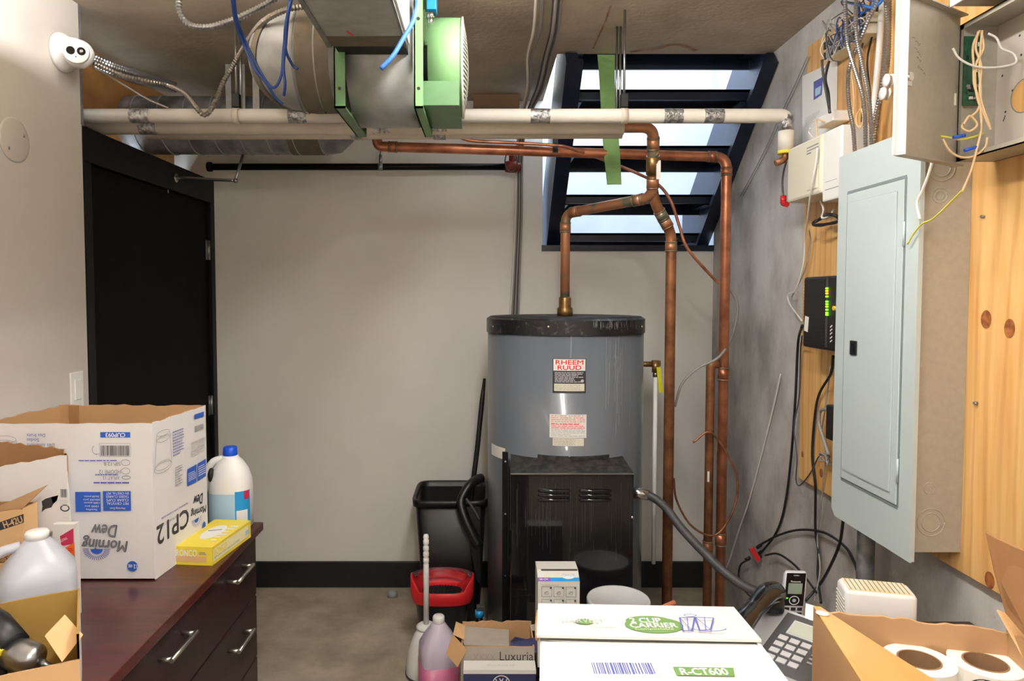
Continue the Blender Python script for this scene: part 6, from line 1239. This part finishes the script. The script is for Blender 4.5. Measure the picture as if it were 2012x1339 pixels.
u, v = ff.px(1394, 1240); d.ring(u, v, 0.03, 0.011, 0.0024, 'violet_ink', 24, PI, 2 * PI); u, v = ff.px(1356, 1214); d.ring(u, v, 0.012, 0.006, 0.002, 'violet_ink', 16)
d.build('top_print', wc)
fn = Frame(V((a0.x, n0.y, zc1 + 0.001)), (1, 0, 0), (0, 1, 0)); d = Decal(fn, 0.0012); a = fn.px(1168, 1326); b = fn.px(1282, 1304); d.barcode(a[0], a[1], b[0], b[1], 'violet_ink', 30, 4)
p_ = [fn.px(1152, 1329), fn.px(1297, 1331), fn.px(1291, 1306), fn.px(1156, 1303)]
for i in range(4): d.line(*p_[i], *p_[(i + 1) % 4], 0.0008, 'ink_faint')
d.quad([(1322, 1313), (1441, 1315), (1444, 1332), (1330, 1330)], 'green_ink'); d.ptext('R-CT600', 1383, 1322.5, 92, 13, 'label_white', 0, True); d.build('flap_print', wc)
part('torn_edge', G().tube(catmull([lerp4(0.04, s0 + 0.004) + V((0, 0, 0.001)), lerp4(0.35, s0 + 0.015) + V((0, 0, 0.0)), lerp4(0.7, s0 + 0.02) + V((0, 0, 0.0)), lerp4(0.98, s0 + 0.022) + V((0, 0, 0.0))], 4), 0.0016, 5), 'card_grey', wc)
part('worn_corner', G().prism([P(1440, 1199, Z=zc1 + 0.002), P(1446, 1200, Z=zc1 + 0.002), P(1549, 1339, Z=zc1 + 0.002), P(1541, 1339, Z=zc1 + 0.002)], (0, 0, -0.01)), 'carton_white', wc)
part('split_edge', G().tube(catmull([a0 + V((-0.004, 0, -0.01)), a0.lerp(n0, 0.2) + V((-0.006, 0, -0.006)), a0.lerp(n0, 0.36) + V((-0.005, 0, -0.006))], 4), 0.004, 5), 'card', wc)

# desk telephone (local frame, turned towards the lower left)
pc0 = P(1537, 1275, Z=0.80); ph = thing('desk_phone', 'silver and black corded office telephone on the desk', 'telephone', (pc0.x + 0.005, pc0.y, ZT), math.radians(-47))
def wedge(g, x0, x1, y0, y1, h0, h1, t=None, zo=0.0):
    a = [(x0, y0, zo), (x1, y0, zo), (x1, y1, zo), (x0, y1, zo)]; b = [(x0, y0, h0), (x1, y0, h0), (x1, y1, h1), (x0, y1, h1)]
    g.rings([[V(p) for p in a], [V(p) for p in b]], False); return g
sl = lambda y: 0.028 + (y + 0.11) / 0.22 * 0.06
part('base', wedge(G(), -0.10, 0.10, -0.11, 0.11, 0.024, 0.084), 'silver_plastic', ph, True)
fc_ = part('faceplate', wedge(G(), -0.036, 0.094, -0.104, 0.098, 0.0275, 0.0845, zo=0.02), 'dark_grey', ph, True)
pf2 = Frame((0, -0.11, sl(-0.11) - 0.001), (1, 0, 0), V((0, 0.22, 0.06))); d = Decal(pf2, 0.0)
def box_on(name, u0, v0, u1, v1, h, m, parent): return part(name, G().obox(pf2.map(u0, v0, -0.004), pf2.ux * (u1 - u0), pf2.uy * (v1 - v0), pf2.n * (h + 0.004)), m, parent, True)
sc_ = box_on('display', -0.012, 0.148, 0.048, 0.196, 0.003, 'silver_plastic', ph); box_on('display_glass', -0.008, 0.152, 0.044, 0.192, 0.0038, 'lcd_light', sc_)
part('dial_button', G().sphere(pf2.map(0.066, 0.155, 0.001), 0.0135, 16, (1, 1, 0.5)), 'silver_plastic', ph, True)
part('message_light', G().sphere(pf2.map(0.085, 0.188, 0.001), 0.0035, 10), 'led_blue', ph, True)
for r in range(4):
    for c in range(3): box_on('key', -0.02 + c * 0.024, 0.125 - r * 0.022, -0.001 + c * 0.024, 0.139 - r * 0.022, 0.003, 'silver_plastic', ph)
for r in range(4): box_on('line_key', 0.056, 0.122 - r * 0.012, 0.088, 0.127 - r * 0.012, 0.002, 'grey_plastic', ph)
for k in range(9): box_on('small_key', 0.082 if k % 2 else 0.077, 0.14 - k * 0.013, 0.088 if k % 2 else 0.083, 0.146 - k * 0.013, 0.002, 'rubber', ph)
box_on('index_strip', 0.0, 0.012, 0.09, 0.03, 0.002, 'grey_plastic', ph)
hp = [V((-0.066, -0.095, 0.075)), V((-0.067, -0.06, 0.098)), V((-0.068, 0.0, 0.112)), V((-0.067, 0.06, 0.125)), V((-0.066, 0.098, 0.118))]
hs = part('handset', G().tube(catmull(hp, 6), [0.021 + 0.006 * abs(math.cos(PI * i / 24)) for i in range(25)], 16), 'black_gloss', ph, True)
part('earpiece', G().cyl(V((-0.066, 0.085, 0.118)), V((-0.066, 0.085, 0.086)), 0.026, 18), 'black_plastic', ph, True); part('mouthpiece', G().cyl(V((-0.066, -0.085, 0.078)), V((-0.066, -0.085, 0.035)), 0.024, 18), 'black_plastic', ph, True)
# cordless handset on its cradle
q = P(1556, 1190, Y=1.60); cd = thing('cordless_phone', 'silver and black cordless handset standing in its cradle', 'telephone', (q.x, 1.60, ZT), math.radians(-12))
zt2 = P(1560, 1121, Y=1.61).z - ZT; hc = G(); tilt = 0.12
part('cradle', G().loft((0, 0, 0), [(0.0, 0.04, 0.042, 4), (0.02, 0.038, 0.04, 4), (0.035, 0.03, 0.022, 4)], 28), 'white_plastic', cd, True)
HB = V((-0.004, -0.006, 0.022)); ux_ = V((1, 0, 0.06)).normalized(); uz_ = V((0.12, 0.2, 1)).normalized(); uy_ = uz_.cross(ux_); Lh = zt2 - 0.022
def rr(w_, h0, t): return [HB + ux_ * (math.copysign(abs(math.cos(a)) ** 0.5, math.cos(a)) * w_) + uy_ * (math.copysign(abs(math.sin(a)) ** 0.6, math.sin(a)) * t) + uz_ * h0 for a in [2 * PI * i / 28 for i in range(28)]]
part('handset', G().rings([rr(0.023, 0, 0.010), rr(0.0255, 0.01, 0.013), rr(0.0265, Lh * 0.6, 0.013), rr(0.0255, Lh * 0.93, 0.012), rr(0.022, Lh * 0.99, 0.009)]), 'silver_plastic', cd, True)
hf = Frame(HB - uy_ * 0.0132 - ux_ * 0.0, ux_, uz_)
if hf.n.y > 0: hf = Frame(HB - uy_ * -0.0132, ux_, uz_)
def onh(name, u0, v0, u1, v1, h, m, par): return part(name, G().obox(hf.map(u0, v0, -0.003), hf.ux * (u1 - u0), hf.uy * (v1 - v0), hf.n * (h + 0.003)), m, par, True)
fcp = onh('face', -0.021, Lh * 0.36, 0.021, Lh * 0.97, 0.0012, 'black_gloss', cd); onh('screen', -0.0155, Lh * 0.58, 0.0155, Lh * 0.78, 0.0018, 'lcd', fcp); onh('speaker_slot', -0.006, Lh * 0.92, 0.006, Lh * 0.935, 0.002, 'grey_plastic', fcp)
d = Decal(hf, 0.0022); d.text('Panasonic', 0, Lh * 0.815, 0.022, 0.004, 'label_white'); d.ring(0, Lh * 0.46, 0.0115, 0.0105, 0.002, 'silver_plastic', 22); d.ell(0, Lh * 0.46, 0.0045, 0.004, 'grey_plastic'); d.text('TALK', -0.0165, Lh * 0.5, 0.006, 0.003, 'led_green'); d.build('face_print', fcp, True)
for r in range(3):
    for c in range(3): onh('key', -0.019 + c * 0.014, Lh * (0.27 - 0.09 * r), -0.009 + c * 0.014, Lh * (0.325 - 0.09 * r), 0.0022, 'black_plastic', cd)
# vented cream device
q0 = P(1661, 1160, Y=1.60); vd = thing('vented_router', 'cream plastic router with slotted top on the desk by the wall', 'router', (q0.x + 0.07, 1.595, ZT), math.radians(-14))
zv = P(1700, 1145, Y=1.62).z - ZT; hw_, hd_ = 0.077, 0.042
part('case', G().loft((0, 0, 0), [(0.0, hw_ - 0.004, hd_ - 0.004, 8), (0.006, hw_, hd_, 8), (zv - 0.008, hw_, hd_, 8), (zv - 0.002, hw_ - 0.003, hd_ - 0.003, 8), (zv, hw_ - 0.007, hd_ - 0.007, 8)], 48), 'white_plastic', vd, True)
tp = part('vent_top', G().box((-hw_ + 0.010, -hd_ + 0.008, zv - 0.004), (hw_ - 0.010, hd_ - 0.008, zv + 0.0012)), 'cream_yellow', vd, True)
for k in range(13): x = -hw_ + 0.016 + k * (2 * hw_ - 0.032) / 12; part('vent_slot', G().box((x - 0.0011, -hd_ + 0.011, zv), (x + 0.0011, hd_ - 0.011, zv + 0.0017)), 'ink_grey', tp, True)
for k in range(8): part('side_rib', G().box((-hw_ - 0.001, -hd_ + 0.008, 0.02 + k * 0.009), (-hw_ + 0.012, hd_ - 0.008, 0.023 + k * 0.009)), 'label_cream', vd, True)
pq = [P(1583, 1187, Y=1.52), P(1606, 1194, Y=1.50), P(1602, 1250, Y=1.45), P(1580, 1238, Y=1.47)]; solo('paper_card', G().prism(pq, (0.002, 0.002, 0)), 'label_white', 'white card leaning between the desk phone and the label carton', 'paper')
# carton of label rolls
zRm = 0.98; L0 = P(1598, 1197, Z=zRm); R0_ = P(1985, 1236, Z=zRm); nr = P(1688, 1339, Z=zRm)
Lw = V((L0.x, L0.y, 0)); Rw = V((R0_.x, R0_.y, 0)); dirn = V((nr.x - L0.x, nr.y - L0.y, 0)).normalized() * 0.36
lb = thing('label_carton', 'open brown carton holding white label rolls at the lower right', 'carton', (Lw + Rw + dirn) / 2 + V((0, 0, ZT)))
C = [Lw, Rw, Rw + dirn, Lw + dirn]; z0_ = ZT + 0.001
inn = [dirn, -(Rw - Lw), -dirn, (Rw - Lw)]
for i, nm in enumerate(('back_panel', 'side_panel', 'front_panel', 'side_panel')):
    g = G(); wall_strip(g, C[i], C[(i + 1) % 4], z0_, zRm, 0.006, inn[i], 0.003 if i == 0 else 0.001, 22, 30 + i, zRm - (0.004 if i == 0 else 0)); part(nm, g, ('card', 'card'), lb)
part('bottom_panel', G().prism([c + V((0, 0, z0_)) for c in C], (0, 0, 0.005)), 'card', lb)
du_ = (Rw - Lw).normalized()
fa, fb = Lw + V((0, 0, zRm + 0.001)), Lw + dirn + V((0, 0, zRm + 0.001))
fc2 = P(1832, 1339, Z=zRm - 0.02); fd = fc2 + (fc2 - P(1720, 1268, Z=zRm - 0.01)) * 0.6
fi = part('taped_flap', G().prism([fa, P(1612, 1197, Z=zRm + 0.001), P(1720, 1268, Z=zRm - 0.01), fc2, fd, fb], (0, 0, 0.004)), 'card_tape', lb, label='inward folded flap under shiny brown packing tape')
u_ = P(1616, 1206, Z=zRm + 0.006); part('round_sticker', G().lathe(u_, [(0, 0.0), (0.011, 0.0), (0.011, 0.001), (0, 0.001)], 'Z', 20), 'label_white', fi)
fl4 = [P(1936, 1047, Y=1.13), P(1955, 1058, Y=1.12), P(1985, 1072, Y=1.10), P(2030, 1092, Y=1.06), P(2030, 1270, Y=1.06), P(1975, 1205, Y=1.13), P(1952, 1120, Y=1.135)]
part('upright_flap', G().prism(fl4, (0.004, 0.004, 0)), 'card_dark', lb)
part('side_flap', G().prism([P(1958, 1200, Y=1.16), P(1985, 1212, Y=1.15), P(2030, 1260, Y=1.1), P(2030, 1330, Y=1.08), P(1985, 1240, Y=1.15)], (0.004, 0.003, 0)), 'card_light', lb)
def roll(px, py, zt, label, R=0.0545, core=0.0335, h=0.105):
    c = P(px, py, Z=zt); o = thing('label_roll', label, 'label roll', (c.x, c.y, zt - h), group='label rolls in the brown carton')
    part('paper_roll', G().lathe(c, [(core, -h), (R, -h), (R, 0), (core, 0), (core, -h)], 'Z', 48, False, False), 'roll_paper', o)
    part('core', G().lathe(c, [(core - 0.003, -h), (core - 0.0004, -h), (core - 0.0004, 0.0006), (core - 0.003, 0.0006), (core - 0.003, -h)], 'Z', 40, False, False), 'core_brown', o)
    part('core_bottom', G().lathe(c, [(0, -h), (core - 0.003, -h), (core - 0.003, -h + 0.002), (0, -h + 0.002)], 'Z', 24), 'core_brown', o)  # brown disc closing the bottom of the core
    return o, c, R
ro, c, R_ = roll(1936, 1302, 0.935, 'white label roll nearest the right edge, a dark printed label on its side')
roll(1806, 1297, 0.935, 'white label roll beside the taped flap')
rf = CylFrame((c.x, c.y, 0), R_); d = Decal(rf, 0.0008); d.ell(-0.03, 0.905, 0.028, 0.026, 'ink'); d.line(-0.035, 0.905, -0.02, 0.895, 0.002, 'label_red'); d.line(-0.03, 0.897, -0.022, 0.91, 0.002, 'label_white'); d.build('printed_label', ro)
roll(1882, 1386, 0.935, 'nearest white label roll, cut by the bottom of the picture left of the corner')
roll(2032, 1392, 0.935, 'white label roll in the very bottom right corner')
# ---------------------------------------------------------------- ceiling lamps (behind and above the camera) and an added uplight
for i, (p, L, e) in enumerate(LAMPS):
    x, y, z = p; lt = thing('fluorescent_lamp', ['fluorescent ceiling lamp above and in front of the camera', 'fluorescent ceiling lamp behind the camera'][i], 'lamp', (x, y, ZC - 0.08))
    part('housing', G().box((x - 0.09, y - L / 2 - 0.03, ZC - 0.05), (x + 0.09, y + L / 2 + 0.03, ZC - 0.001), 0.004), 'white_paint', lt)
    for s in (-0.04, 0.04): part('tube', G().cyl((x + s, y - L / 2, ZC - 0.066), (x + s, y + L / 2, ZC - 0.066), 0.013, 12), 'rear_tube_light' if i else 'tube_light', lt)

cv2 = thing('added_uplight', 'unseen tube lamp added to brighten the upper left wall', 'lamp', (-0.85, 1.2, 2.42))  # out-of-view lamp added to wash the upper left wall
part('tray', G().box((-0.98, 0.5, 2.42), (-0.72, 1.95, 2.424)).box((-0.724, 0.5, 2.42), (-0.72, 1.95, 2.45)), 'white_paint', cv2)  # tray edge placed to keep the added light off the lower wall
part('tube', G().cyl((-0.83, 0.55, 2.48), (-0.83, 1.9, 2.48), 0.013, 12), 'added_uplight_tube', cv2)
for y in (0.6, 1.62): part('hanger_rod', G().cyl((-0.74, y, 2.421), (-0.74, y, ZC), 0.003, 6), 'steel', cv2)
